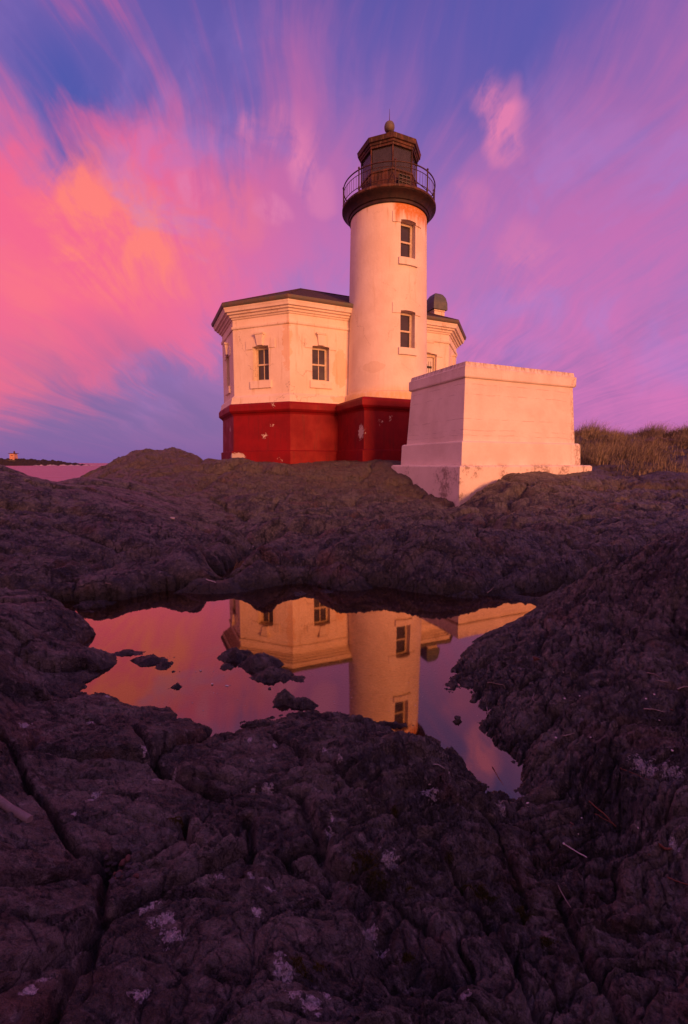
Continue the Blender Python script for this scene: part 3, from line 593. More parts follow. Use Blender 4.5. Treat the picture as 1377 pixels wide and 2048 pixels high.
# ------------------------------------------------------------------ water
def water(g, p, o):
    oc = OC(g)
    n1 = g.noise(oc, 3, 2, .5); nr = g.bump(n1, .06, .004)
    gl = g.n.new('ShaderNodeBsdfGlossy'); g.put(gl.inputs['Color'], (.88, .66, .50)); gl.inputs['Roughness'].default_value = .028; g.l.new(nr, gl.inputs['Normal'])
    tr = g.n.new('ShaderNodeBsdfTransparent'); tr.inputs[0].default_value = (.85, .72, .66, 1)
    fr = g.n.new('ShaderNodeFresnel'); fr.inputs[0].default_value = 2.6; g.l.new(nr, fr.inputs[1])
    fac = g.rng(fr.outputs[0], .24, .42, .30, .83, smooth=False)
    mx = g.n.new('ShaderNodeMixShader'); g.l.new(fac, mx.inputs[0]); g.l.new(tr.outputs[0], mx.inputs[1]); g.l.new(gl.outputs[0], mx.inputs[2]); g.l.new(mx.outputs[0], o.inputs[0])
mb = MB(); mb.quad((-2.6, .6, POOL), (2.8, .6, POOL), (2.8, 4.6, POOL), (-2.6, 4.6, POOL))
tag(mb.build('pool_water', mat('pool_water', water)), kind='structure')
def sea(g, p, o):
    oc = OC(g); x, y, z = g.sep(oc)[:3]
    wv = g.noise(g.comb(g.m('MULTIPLY', x, .25), y, 0.0), .12, 6, .65)
    g.put(p.inputs['Base Color'], g.mix(wv, (.30, .07, .10), (.42, .12, .15))); g.put(p.inputs['Roughness'], .32)
    g.put(p.inputs['Normal'], g.bump(wv, 1.0, 2.2))
SEA = -2.5; mb = MB(); nS = 48
ring = [(9000 * math.cos(2 * PI * k / nS), 9000 * math.sin(2 * PI * k / nS), SEA) for k in range(nS)]; mb.poly(ring)
tag(mb.build('sea', mat('sea', sea)), kind='structure')

# ------------------------------------------------------------------ lighthouse
TX, TY = 1.611, 17.5; ROT = math.radians(24)
LH = empty('lighthouse', (TX, TY, 0), ROT)
tag(LH, 'weathered white lighthouse with round tower, red base and octagonal signal building on the rock', 'lighthouse')
def tr_(z): return np.interp(z, [2.45, 3.0, 5.5, 8.7], [1.50, 1.475, 1.425, 1.365])
WINS = [(3.93, 5.17), (6.88, 8.10)]; HW = .29
zs = sorted(set([2.40, 2.6, 3.0, 3.4, 4.3, 4.8, 5.5, 6.0, 6.4, 7.3, 7.7, 8.4, 8.72] + [k for w in WINS for k in w]))
mb = MB(); NS = 88; angs_in = 6; rings = []
for z in zs:
    r = float(tr_(z)); a0 = math.asin(HW / r); ring = []
    for j in range(angs_in + 1): xx = -HW + 2 * HW * j / angs_in; ring.append((xx, -math.sqrt(r * r - xx * xx), z))
    for j in range(1, NS): a = a0 + (2 * PI - 2 * a0) * j / NS; ring.append((r * math.sin(a), -r * math.cos(a), z))
    rings.append(ring)
nn = len(rings[0]); mb.v = [p for r in rings for p in r]
for k in range(len(zs) - 1):
    for j in range(nn):
        if j < angs_in and any(w[0] - 1e-6 <= zs[k] and zs[k + 1] <= w[1] + 1e-6 for w in WINS): continue
        mb.f.append((k * nn + j, k * nn + (j + 1) % nn, (k + 1) * nn + (j + 1) % nn, (k + 1) * nn + j))
DEP = .32
for a, b in WINS:
    ra, rb = float(tr_(a)), float(tr_(b)); ya, yb = -math.sqrt(ra ** 2 - HW ** 2), -math.sqrt(rb ** 2 - HW ** 2); yi = -rb + DEP + .04
    for s in (-1, 1): mb.quad((s * HW, ya, a), (s * HW, yi, a), (s * HW, yi, b), (s * HW, yb, b))
    mb.quad((-HW, -ra + .0, a), (HW, -ra, a), (HW, yi, a), (-HW, yi, a)); mb.quad((-HW, -rb, b), (-HW, yi, b), (HW, yi, b), (HW, -rb, b))
mb.build('tower_wall', M['tower'], LH, smooth=35)
mb = MB(); mb.lathe([(1.66, 2.1), (1.66, 2.16), (1.60, 2.40), (1.575, 2.455), (1.50, 2.50), (1.45, 2.5)], 88); mb.build('tower_skirt', M['tower'], LH, smooth=25)

def col_plate(mb, xs, lo, hi, off, base, th, P):
    """raised plaster: columns between lo(x) and hi(x), n from base to base+th"""
    rows = [(P(x, off + th, lo(x)), P(x, off + th, hi(x)), P(x, off - .02, lo(x)), P(x, off - .02, hi(x))) for x in xs]
    for a, b in zip(rows[:-1], rows[1:]):
        mb.quad(a[0], b[0], b[1], a[1]); mb.quad(a[2], b[2], b[0], a[0]); mb.quad(a[1], b[1], b[3], a[3])
    a = rows[0]; mb.quad(a[0], a[1], a[3], a[2]); a = rows[-1]; mb.quad(a[0], a[2], a[3], a[1])
def hood(P, hw, zt, key, parent, m, name='hood'):
    mb = MB(); ear = .27; arch = .025
    lo = lambda x: zt - .10 if abs(x) > hw - 1e-6 else zt - arch * (x / hw) ** 2
    hi = lambda x: zt + (.20 if key else .24) + .07 * (1 - (x / (hw + ear)) ** 2)
    xs = [-hw - ear, -hw - ear / 2, -hw]; col_plate(mb, xs, lambda x: zt - .10, hi, 0, 0, .03, P)
    xs = [-hw + 2 * hw * k / 8 for k in range(9)]; col_plate(mb, xs, lambda x: zt - arch * (x / hw) ** 2, hi, 0, 0, .03, P)
    xs = [hw, hw + ear / 2, hw + ear]; col_plate(mb, xs, lambda x: zt - .10, hi, 0, 0, .03, P)
    h = mb.build(name, m, parent)
    if key:
        mb = MB()
        for (w0, w1, za, zb, na, nb) in ((.105, .155, zt + .005, zt + .36, .085, .13), (.18, .20, zt + .362, zt + .43, .145, .16)):
            v = [P(-w0, 0, za), P(w0, 0, za), P(w0, na, za), P(-w0, na, za), P(-w1, 0, zb), P(w1, 0, zb), P(w1, nb, zb), P(-w1, nb, zb)]
            i = len(mb.v); mb.v += v
            for f in ((0, 1, 2, 3), (7, 6, 5, 4), (3, 2, 6, 7), (0, 3, 7, 4), (1, 5, 6, 2)): mb.f.append(tuple(i + k for k in f))
        mb.build('keystone', m, h, bevel=.008)
    return h
def window(P, hw, z0, z1, muntin, key, m, inset=.22, parent=LH, Pw=None):
    """sash window set back in its opening; P maps (u, outward, z)"""
    Pw = Pw or P; f = MB(); fw = .055; n0, n1 = -inset - .05, -inset
    f.box(-hw, -hw + fw, n0, n1, z0, z1, P); f.box(hw - fw, hw, n0, n1, z0, z1, P)
    f.box(-hw + fw, hw - fw, n0, n1, z1 - .09, z1, P); f.box(-hw + fw, hw - fw, n0, n1, z0, z0 + .08, P)
    f.box(-hw - .01, hw + .01, n0 - .06, n0 - .002, z0 - .01, z1 + .01, P)
    zm = (z0 + z1) / 2 - .01; s = .028
    f.box(-hw + fw, hw - fw, n0 + .005, n1 + .012, zm - .028, zm + .028, P)
    for sx in (-1, 1): f.box(sx * (hw - fw) - (s if sx > 0 else 0), sx * (hw - fw) + (0 if sx > 0 else s), n0 + .01, n1 - .014, z0 + .08, z1 - .09, P)
    if muntin: f.box(-.014, .014, n0 + .01, n1 - .012, z0 + .08, z1 - .09, P)
    w = f.build('window', M['frame'], parent)
    hs = (0,) if not muntin else (-1, 1)
    for za, zb in ((z0 + .08, zm - .028), (zm + .028, z1 - .09)):
        for hsx in hs:
            mb = MB(); a = -hw + fw + s if hsx <= 0 else .014; b = hw - fw - s if hsx >= 0 else -.014
            mb.box(a, b, n0 + .012, n0 + .02, za, zb, P); mb.build('pane', M['pane'], w)
    sl = MB(); k = .10 if Pw is P else .0
    if Pw is P: sl.box(-hw - .10, hw + .10, -.18, .07, z0 - .26, z0, P)
    else:
        col_plate(sl, [(-hw - .08) + (2 * hw + .16) * q / 8 for q in range(9)], lambda x: z0 - .23, lambda x: z0, 0, 0, .07, Pw)
        r0 = Pw(0, .07, z0)[1]; sl.quad(Pw(-hw, .0, z0 + .001), Pw(hw, 0, z0 + .001), (hw, r0 + .4, z0 + .001), (-hw, r0 + .4, z0 + .001))
    sl.build('sill', m, w, bevel=.006 if Pw is P else None)
    hood(Pw, hw, z1, key, w, m)
    return w
for a, b in WINS:
    rm = float(tr_(b)); yo = -rm + .02
    Pf = lambda u, nrm, z, yo=yo: (u, yo - nrm, z)
    def Pc(u, nrm, z):
        r = float(tr_(z)) + nrm; return (u, -math.sqrt(max(r * r - u * u, 0)), z)
    window(Pf, HW, a, b, False, False, M['tower'], inset=.20, Pw=Pc)

# tower base block
def ring_off(pts, d):
    n = len(pts); out = []
    for i in range(n):
        a, b, c = Vector(pts[i - 1]), Vector(pts[i]), Vector(pts[(i + 1) % n])
        n1 = (b - a).normalized(); n2 = (c - b).normalized(); n1 = Vector((n1.y, -n1.x)); n2 = Vector((n2.y, -n2.x))
        m_ = (n1 + n2).normalized(); out.append(b + m_ * (d / max(m_.dot(n1), .3)))
    return out
def prof(mb, pts, profile, caps=True):
    mb.loft([[(*p, z) for p in ring_off(pts, d)] for d, z in profile], caps)
SQ = [(-1.88, -1.88), (1.88, -1.88), (1.88, .9), (-1.88, .9)]
REDP = [(.10, -.7), (.10, .42), (.03, .445), (.0, 1.70), (.04, 1.76), (.10, 1.80), (.15, 1.86), (.15, 2.04), (.10, 2.12)]
mb = MB(); prof(mb, SQ, REDP); mb.build('tower_base', M['red'], LH, bevel=.008)
mb = MB(); prof(mb, SQ, [(.05, 2.10), (-.02, 2.145), (-.3, 2.15)]); mb.build('base_coping', M['red'], LH)
# signal building
OCT = [(-3.68, .35), (3.05, .35), (4.68, 1.98), (4.68, 4.28), (3.05, 5.91), (-3.68, 5.91), (-5.31, 4.28), (-5.31, 1.98)]
mb = MB(); prof(mb, OCT, [(d + .06, z + (.02 if z > 1.5 else 0)) for d, z in REDP]); mb.build('building_base', M['red'], LH, bevel=.008)
mb = MB(); prof(mb, OCT, [(.15, 2.13), (.13, 2.20), (.10, 2.36), (.0, 2.46), (-.05, 2.46)]); mb.build('wall_skirt', M['wall'], LH, bevel=.006)
WB, WT = 2.44, 5.30
mb = MB(); openings = []
def facet(i, ops):
    a, b = Vector(OCT[i]), Vector(OCT[(i + 1) % 8]); L = (b - a).length; t_ = (b - a) / L; nrm = Vector((t_.y, -t_.x))
    def P(c):
        return lambda u, o, z: (a.x + t_.x * (c + u) + nrm.x * o, a.y + t_.y * (c + u) + nrm.y * o, z)
    P0 = P(0); us = sorted(set([0, L] + [c - w for c, w, _, _ in ops] + [c + w for c, w, _, _ in ops])); zz = sorted(set([WB, WT] + [k for o in ops for k in o[2:]]))
    for u0, u1 in zip(us[:-1], us[1:]):
        for z0_, z1_ in zip(zz[:-1], zz[1:]):
            if any(c - w - 1e-6 <= u0 and u1 <= c + w + 1e-6 and za - 1e-6 <= z0_ and z1_ <= zb + 1e-6 for c, w, za, zb in ops): continue
            mb.quad(P0(u0, 0, z0_), P0(u1, 0, z0_), P0(u1, 0, z1_), P0(u0, 0, z1_))
    for c, w, za, zb in ops:
        mb.quad(P0(c - w, 0, za), P0(c - w, 0, zb), P0(c - w, -.3, zb), P0(c - w, -.3, za)); mb.quad(P0(c + w, 0, za), P0(c + w, -.3, za), P0(c + w, -.3, zb), P0(c + w, 0, zb))
        mb.quad(P0(c - w, 0, za), P0(c - w, -.3, za), P0(c + w, -.3, za), P0(c + w, 0, za)); mb.quad(P0(c - w, 0, zb), P0(c + w, 0, zb), P0(c + w, -.3, zb), P0(c - w, -.3, zb))
    return P
WZ0, WZ1 = 2.93, 4.15; hwb = .325
P_c = facet(0, [(1.16, hwb, WZ0, WZ1), (5.72, .42, 2.5, 4.34)])
P_e = facet(1, [(1.15, hwb, WZ0, WZ1)]); facet(2, []); facet(3, [])
facet(4, []); facet(5, []); P_a = facet(6, [(1.15, hwb, WZ0, WZ1)]); P_b = facet(7, [(1.15, hwb, WZ0, WZ1)])
mb.build('building_wall', M['wall'], LH)
for P, c in ((P_c, 1.16), (P_e, 1.15), (P_a, 1.15), (P_b, 1.15)): window(P(c), hwb, WZ0, WZ1, True, True, M['wall'])
# boarded doorway to the right of the tower
Pd = P_c(5.72); mb = MB(); mb.box(-.42, -.36, -.22, -.10, 2.5, 4.34, Pd); mb.box(.36, .42, -.22, -.10, 2.5, 4.34, Pd); mb.box(-.36, .36, -.22, -.10, 4.22, 4.34, Pd)
door = mb.build('door', M['frame'], LH)
mb = MB(); mb.box(-.36, .36, -.21, -.17, 2.5, 4.22, Pd); mb.build('door_board', M['board'], door)
mb = MB(); mb.box(-.30, .30, -.169, -.15, 3.80, 3.88, Pd)
for k in range(7):
    u_ = -.27 + k * .088 + rnd.uniform(-.02, .02); mb.box(u_ - .006, u_ + .006, -.169, -.160, 3.55 + rnd.uniform(-.25, .15), 3.97 + rnd.uniform(-.02, .1), Pd)
mb.build('door_bar', M['black'], door)
hood(Pd, .42, 4.34, True, door, M['wall'])
# cornice, gutter, roof
mb = MB(); prof(mb, OCT, [(-.02, 4.80), (.035, 4.80), (.05, 4.83), (.05, 4.89), (.02, 4.90), (-.02, 4.92)], False); mb.build('string_course', M['wall'], LH)
mb = MB(); prof(mb, OCT, [(-.02, 5.14), (.04, 5.14), (.06, 5.19), (.11, 5.20), (.13, 5.26), (.20, 5.28), (.21, 5.33), (.28, 5.35), (.30, 5.42), (.32, 5.46), (.33, 5.50), (-.3, 5.51)], False); mb.build('cornice', M['wall'], LH)
mb = MB(); prof(mb, OCT, [(.32, 5.502), (.36, 5.505), (.385, 5.55), (.40, 5.62), (.39, 5.635), (.36, 5.625)], False); mb.build('gutter', M['gutter'], LH)
e = ring_off(OCT, .375); mb = MB(); ZR = 7.05; A_, B_ = (-2.33, 3.13), (1.70, 3.13)
EZ = 5.63; R1, R2 = (*A_, ZR), (*B_, ZR); E3 = [(*p, EZ) for p in e]
mb.poly([E3[0], E3[1], R2, R1]); mb.poly([E3[1], E3[2], R2]); mb.poly([E3[2], E3[3], R2]); mb.poly([E3[3], E3[4], R2]); mb.poly([E3[4], E3[5], R1, R2]); mb.poly([E3[5], E3[6], R1]); mb.poly([E3[6], E3[7], R1]); mb.poly([E3[7], E3[0], R1])
rf = mb.build('roof', M['shingle'], LH)
mb = MB()
for q in range(8): mb.tube([E3[q], R2 if 1 <= q <= 4 else R1], .03, 6)
mb.tube([R1, R2], .035, 6); mb.build('ridge_cap', M['shingle'], rf)
CXc, CYc = 3.22, 1.55
mb = MB(); mb.box(CXc - .24, CXc + .24, CYc - .24, CYc + .24, 5.7, 6.5); mb.box(CXc - .28, CXc + .28, CYc - .28, CYc + .28, 6.36, 6.42); mb.box(CXc - .26, CXc - .12, CYc - .27, CYc + .27, 5.8, 6.34); mb.box(CXc + .12, CXc + .26, CYc - .27, CYc + .27, 5.8, 6.34)
ch = mb.build('chimney', M['wall'], rf, bevel=.008)
mb = MB(); mb.loft([[(CXc + s * a, CYc + r_ * a, z) for s, r_ in ((-1, -1), (1, -1), (1, 1), (-1, 1))] for a, z in ((.35, 6.42), (.34, 6.70), (.29, 6.92), (.20, 7.07), (.13, 7.12))]); mb.build('chimney_hood', M['hood'], ch, bevel=.006)
# gallery
mb = MB(); mb.lathe([(1.36, 8.60), (1.42, 8.62), (1.42, 8.70), (1.46, 8.72), (1.50, 8.80), (1.56, 8.87), (1.61, 8.90), (1.645, 8.93), (1.645, 8.945)], 96); gal = mb.build('gallery', M['darkiron'], LH, smooth=30)
mb = MB(); mb.lathe([(1.58, 8.94), (1.66, 8.945), (1.68, 8.96), (1.68, 9.02), (1.66, 9.04), (1.0, 9.045)], 96); mb.build('deck_rim', M['rust'], gal, smooth=30)
RR_ = 1.63; VA = math.radians(-112)   # first vertex, seen slightly right of the middle
def pa(a, r, z): return (r * math.cos(a), r * math.sin(a), z)
mb = MB(); N_ = 96
for z, r in ((9.72, .021), (9.57, .011), (9.17, .012)): mb.tube([pa(2 * PI * k / N_, RR_, z) for k in range(N_)], r, 8, closed=True)
rail = mb.build('railing', M['iron'], LH, smooth=40)
for k in range(8):
    a = VA + k * PI / 4; mb = MB(); mb.tube([pa(a, RR_, 9.0), pa(a, RR_, 9.75)], .024, 8); mb.lathe([(.01, 9.74), (.036, 9.76), (.036, 9.79), (.01, 9.82)], 8, c=pa(a, RR_, 0)[:2])
    mb.tube([pa(a, RR_, 9.10), pa(a, RR_, 9.20)], .034, 8); mb.build('post', M['iron'], rail, smooth=40)
    mb = MB(); mb.tube([pa(a, RR_ - .01, 9.12), pa(a, 1.02, 9.75)], .013, 6); mb.build('brace', M['iron'], rail)
for k in range(8 * 10):
    if k % 10 == 0: continue
    a = VA + k * PI / 40; mb = MB(); mb.tube([pa(a, RR_, 9.17), pa(a, RR_, 9.57)], .0065, 6); mb.build('baluster', M['iron'], rail)
# lantern
LR = 1.0
def octr(r, z, n=8): return [pa(VA + k * PI / 4, r, z) for k in range(8)]
mb = MB(); mb.loft([octr(r, z) for r, z in ((LR + .03, 9.0), (LR + .03, 9.06), (LR - .01, 9.07), (LR - .01, 9.84), (LR + .025, 9.86), (LR + .025, 9.91), (LR - .02, 9.92))]); lan = mb.build('lantern', M['rust'], LH)
mb = MB()
for k in range(8):
    a, b = Vector(pa(VA + k * PI / 4, LR, 0)), Vector(pa(VA + (k + 1) * PI / 4, LR, 0))
    for q in range(1, 6): p = a.lerp(b, q / 6); mb.tube([(p.x, p.y, 9.08), (p.x, p.y, 9.83)], .008, 4)
mb.build('panel_ribs', M['rust'], lan)
for k in range(8):
    a0_, a1_ = VA + k * PI / 4, VA + (k + 1) * PI / 4; mb = MB(); mb.tube([pa(a0_, LR - .01, 9.9), pa(a0_, LR - .01, 10.66)], .027, 4); mb.build('mullion', M['rust'], lan)
    mb = MB(); p0, p1 = Vector(pa(a0_, LR - .035, 0)), Vector(pa(a1_, LR - .035, 0)); q0, q1 = p0.lerp(p1, .03), p0.lerp(p1, .97); o0, o1 = q0 * .98, q1 * .98
    i = len(mb.v); mb.v += [(q0.x, q0.y, 9.92), (q1.x, q1.y, 9.92), (q1.x, q1.y, 10.64), (q0.x, q0.y, 10.64), (o0.x, o0.y, 9.92), (o1.x, o1.y, 9.92), (o1.x, o1.y, 10.64), (o0.x, o0.y, 10.64)]
    for f in ((0, 1, 2, 3), (7, 6, 5, 4), (0, 4, 5, 1), (3, 2, 6, 7), (0, 3, 7, 4), (1, 5, 6, 2)): mb.f.append(f)
    mb.build('lantern_pane', M['lpane'], lan)
mb = MB(); mb.loft([octr(r, z) for r, z in ((LR - .02, 10.63), (LR + .03, 10.64), (LR + .03, 10.71), (LR + .06, 10.72), (LR + .07, 10.78), (LR + .12, 10.80), (LR + .135, 10.90), (LR + .15, 10.94), (.55, 11.24), (.18, 11.45))]); lr_ = mb.build('lantern_roof', M['rust'], LH)
mb = MB(); mb.lathe([(.22, 11.42), (.15, 11.48), (.12, 11.56), (.13, 11.60), (.09, 11.64)], 24); mb.build('vent_neck', M['rust'], lr_, smooth=40)
mb = MB(); mb.lathe([(.02 + .165 * math.sin(PI * k / 14) ** .8 if 0 < k < 14 else .03, 11.83 - .175 * math.cos(PI * k / 14)) for k in range(15)], 28); mb.build('ball', M['ball'], lr_, smooth=50)
mb = MB(); mb.tube([(0, 0, 12.0), (0, 0, 12.08), (0, 0, 12.44)], .012, 8, rs=[.03, .012, .004]); mb.build('lightning_rod', M['iron'], lr_)
# louvred grille on the lantern's right-hand panel
am = VA + PI / 8; dv = Vector((math.cos(am), math.sin(am))); tv = Vector((-dv.y, dv.x)); rr0 = LR * math.cos(PI / 8)
def Pg(u_, o_, z): return (dv.x * (rr0 + o_) + tv.x * u_, dv.y * (rr0 + o_) + tv.y * u_, z)
mb = MB(); mb.box(-.24, .19, .14, .15, 9.22, 9.66, Pg)
gr_ = mb.build('grille', M['black'], lan)
mb = MB()
for q in range(5): z_ = 9.22 + q * .11; mb.box(-.245, .195, .151, .185, z_ - .010, z_ + .012, Pg)
for q in range(4): u_ = -.245 + q * .1467; mb.box(u_ - .008, u_ + .008, .151, .18, 9.22, 9.66, Pg)
mb.build('grille_bars', M['gutter'], gr_)

# ------------------------------------------------------------------ concrete block house
BX, BY = 2.858, 11.0; BOXO = empty('concrete_tank', (BX, BY, 0), ROT)
tag(BOXO, 'plain whitewashed concrete block with sloping sides, standing in front of the lighthouse', 'concrete block')
def rect(d, z, L=2.35, Rr=3.575): return [(-d, -d, z), (Rr + d, -d, z), (Rr + d, L + d, z), (-d, L + d, z)]
mb = MB(); mb.loft([rect(d, z) for d, z in ((.09, .45), (.08, .52), (.0, 2.0))]); mb.build('battered_wall', M['conc'], BOXO, bevel=.012)
mb = MB(); mb.loft([rect(d, z) for d, z in ((.03, 2.0), (.055, 2.03), (.055, 2.26), (.02, 2.275), (.0, 2.38))]); mb.build('coping', M['conc'], BOXO, bevel=.010)
mb = MB(); mb.loft([rect(d, z) for d, z in ((.20, -.12), (.18, .49), (.14, .52))]); mb.build('middle_course', M['conc'], BOXO, bevel=.012)
mb = MB(); mb.loft([rect(d, z) for d, z in ((.40, -1.3), (.40, -.09), (.36, -.06))]); mb.build('plinth', M['conc'], BOXO, bevel=.014)

# ------------------------------------------------------------------ jetty and its beacon
def mk_np(name, V, Fc, m, smooth=True):
    me_ = bpy.data.meshes.new(name); me_.from_pydata([tuple(p) for p in V], [], Fc); me_.materials.append(m)
    for p_ in me_.polygons: p_.use_smooth = smooth
    o_ = bpy.data.objects.new(name, me_); COL.objects.link(o_); return o_
JY = 430; nx, ny = 500, 22; V = []; Fc = []
xa, xb = -520, at_Y(193, 930, JY)[0]
gx = np.linspace(xa, xb, nx); gy = np.linspace(-12, 12, ny); GX, GY = np.meshgrid(gx, gy, indexing='ij')
env = (1 - np.abs(GY / 12) ** 1.5) * np.interp(GX, [xa, xb - 95, xb - 50, xb - 20, xb], [8.2, 8.0, 6.4, 3.4, -.6])
F1, F2, ID, tl = worley(GX / 2.6, GY / 2.6, 91); F1b, F2b, IDb, _ = worley(GX / 6, GY / 6, 95)
HZ = SEA - 1.2 + env + (ID - .5) * 1.3 + (.6 - F1) * 1.2 + (IDb - .5) * .9
V = np.stack([GX, GY + JY, HZ], -1).reshape(-1, 3); Fc = [(i * ny + j, (i + 1) * ny + j, (i + 1) * ny + j + 1, i * ny + j + 1) for i in range(nx - 1) for j in range(ny - 1)]
jet = mk_np('jetty', V, Fc, plain('jetty_rock', (.030, .018, .024), (.018, .012, .016), .85, .4, .5, .4), False)
tag(jet, 'long low breakwater of dark boulders running out into the sea on the horizon', 'jetty')
bxp = at_Y(28, 916, JY); BC = empty('harbour_beacon', (bxp[0], JY, 3.6)); tag(BC, 'tiny square beacon tower with dark platform standing on the distant jetty', 'beacon tower')
mb = MB(); mb.loft([[(s * a, q * a, z) for s, q in ((-1, -1), (1, -1), (1, 1), (-1, 1))] for a, z in ((2.6, -3.0), (2.4, -.6), (2.1, 5.0))]); mb.build('beacon_body', plain('beacon_white', (.62, .36, .26), (.40, .18, .12), .8, .6), BC)
mb = MB(); mb.box(-2.9, 2.9, -2.9, 2.9, 5.0, 5.5); mb.box(-1.2, 1.2, -2.2, -2.0, .5, 3.6); mb.build('beacon_platform', M['rust'], BC)
mb = MB(); mb.lathe([(.7, 5.5), (.7, 7.0), (.1, 7.6)], 8, c=(.9, 0)); mb.build('beacon_light', M['rust'], BC)
mb = MB(); mb.box(-4.5, 4.5, -4.5, 4.5, -2.5, -.62); mb.build('beacon_footing', M['greystone'], BC)
mb = MB()
for k in range(26):
    xx = xb + rnd.uniform(-50, 12); mb.lathe([(.2, SEA + .1), (rnd.uniform(1, 4), SEA + .2), (.3, SEA + rnd.uniform(.4, 1.0))], 7, c=(xx, JY - 13 - rnd.uniform(0, 3)))
tag(mb.build('sea_foam', plain('foam', (.75, .6, .65), (.6, .45, .5), .9, .5)), 'white surf breaking along the tip of the jetty', 'foam', kind='stuff')

# ------------------------------------------------------------------ dune grass
def blades(name, roots, hts, m, spread=.45, w=.006, wind=(.25, .1), seg=3, seed=3):
    g_ = np.random.default_rng(seed); n_ = len(roots); roots = np.array(roots); hts = np.array(hts)
    az = g_.uniform(0, 2 * PI, n_); lean = np.abs(g_.normal(0, spread, n_)); face = g_.uniform(0, PI, n_)
    dx = np.cos(az) * lean + wind[0]; dy = np.sin(az) * lean + wind[1]; wx_ = np.cos(face); wy_ = np.sin(face)
    V = []; ts = np.linspace(0, 1, seg + 1)
    for t_ in ts:
        cx_ = roots[:, 0] + dx * hts * t_ ** 1.8; cy2 = roots[:, 1] + dy * hts * t_ ** 1.8; cz_ = roots[:, 2] + hts * (t_ - .25 * lean * t_ ** 2.5)
        ww = w * (1 - t_ * .85)
        V.append(np.stack([cx_ - wx_ * ww, cy2 - wy_ * ww, cz_], -1)); V.append(np.stack([cx_ + wx_ * ww, cy2 + wy_ * ww, cz_], -1))
    V = np.stack(V, 1).reshape(-1, 3).astype(np.float32); k = 2 * (seg + 1); b = np.arange(n_)[:, None] * k
    Q = np.concatenate([b + np.array([[2 * s, 2 * s + 1, 2 * s + 3, 2 * s + 2]]) for s in range(seg)], 0)
    me_ = bpy.data.meshes.new(name); me_.vertices.add(len(V)); me_.vertices.foreach_set('co', V.ravel()); me_.loops.add(Q.size); me_.loops.foreach_set('vertex_index', Q.ravel().astype(np.int32))
    me_.polygons.add(len(Q)); me_.polygons.foreach_set('loop_start', (np.arange(len(Q)) * 4).astype(np.int32)); me_.update(calc_edges=True); me_.materials.append(m)
    o_ = bpy.data.objects.new(name, me_); COL.objects.link(o_); return o_
def grassmat(name, cs):
    def b(g, p, o):
        oc = OC(g); n_ = g.noise(oc, 1.2, 4, .6); f = g.noise(oc, 9, 3, .6)
        g.put(p.inputs['Base Color'], g.mix(g.rng(f, .35, .7), g.mix(g.rng(n_, .4, .6), cs[0], cs[1]), cs[2])); g.put(p.inputs['Roughness'], .7); g.put(p.inputs['Specular IOR Level'], .2)
    return mat(name, b)
g_ = np.random.default_rng(5); roots = []; hts = []
while len(roots) < 46000:
    tx_ = g_.uniform(7.2, 24); ty_ = g_.uniform(11.4, 27)
    if tx_ / ty_ > 1.05 or tx_ / ty_ < .38: continue
    edge = 12.2 + .7 * math.sin(tx_ * 1.3) + .5 * math.sin(tx_ * 3.1 + 1)
    if ty_ < edge: continue
    cl = vn(np.array([tx_ * 1.1]), np.array([ty_ * 1.1]), 71)[0]; cl2 = vn(np.array([tx_ * 3.5]), np.array([ty_ * 3.5]), 72)[0]
    if g_.uniform() > .06 + 1.5 * cl * cl * (.3 + cl2): continue
    roots.append((tx_, ty_, ground_z(tx_, ty_) - .02)); hts.append((.08 + .58 * cl * cl + .20 * cl2) * g_.uniform(.45, 1.25) * min(1, .45 + (ty_ - edge) * .5))
tag(blades('dune_grass', roots, hts, grassmat('dune_grass', ((.19, .15, .10), (.060, .052, .032), (.34, .27, .19))), .7, .008, (.22, .05)), 'tan windblown dune grass on the low rise behind the concrete block', 'grass', kind='stuff')
# dark shrub on the crest and a pale boulder in the grass
sp_ = at_Y(1352, 880, 18.5); roots = []; hts = []
for k in range(9000):
    a_, b_, c_ = g_.normal(0, 1, 3); l_ = math.sqrt(a_ * a_ + b_ * b_ + c_ * c_); r_ = g_.uniform(.7, 1) ; q = g_.uniform(.75, 1.1)
    px_, py_, pz_ = sp_[0] + 1.5 + a_ / l_ * 2.0 * r_ * q, 18.8 + b_ / l_ * .9 * r_, .75 + abs(c_) / l_ * .62 * r_ * q
    roots.append((px_, py_, pz_)); hts.append(g_.uniform(.05, .13))
tag(blades('coastal_shrub', roots, hts, grassmat('shrub_leaf', ((.035, .030, .012), (.022, .020, .010), (.055, .040, .016))), .9, .02, (0, 0), 2), 'dark green low shrub on the dune crest at the right edge', 'shrub')
def boulder(name, c, s, m, seed, sub=3, parent=None, rough=.35, rz=0.0):
    import bmesh
    bm = bmesh.new(); bmesh.ops.create_icosphere(bm, subdivisions=sub, radius=1.0)
    rg = np.random.default_rng(seed); pl = rg.normal(0, 1, (9, 3)); pl /= np.linalg.norm(pl, axis=1)[:, None]; of = rg.uniform(.55, .9, 9)
    for v_ in bm.verts:
        p_ = np.array(v_.co)
        for q in range(9):
            dd = p_ @ pl[q] - of[q]
            if dd > 0: p_ = p_ - pl[q] * dd * .9
        k_ = 1 + rough * .15 * (math.sin(p_[0] * 7 + seed) * math.sin(p_[1] * 9) + math.sin(p_[2] * 13 + p_[0] * 5) * .5)
        v_.co = (p_[0] * s[0] * k_, p_[1] * s[1] * k_, p_[2] * s[2] * k_)
    me_ = bpy.data.meshes.new(name); bm.to_mesh(me_); bm.free(); me_.materials.append(m)
    o_ = bpy.data.objects.new(name, me_); COL.objects.link(o_); o_.location = c; o_.rotation_euler = (0, 0, rz)
    if parent: o_.parent = parent
    return o_
bp = at_Y(1322, 886, 16.5)
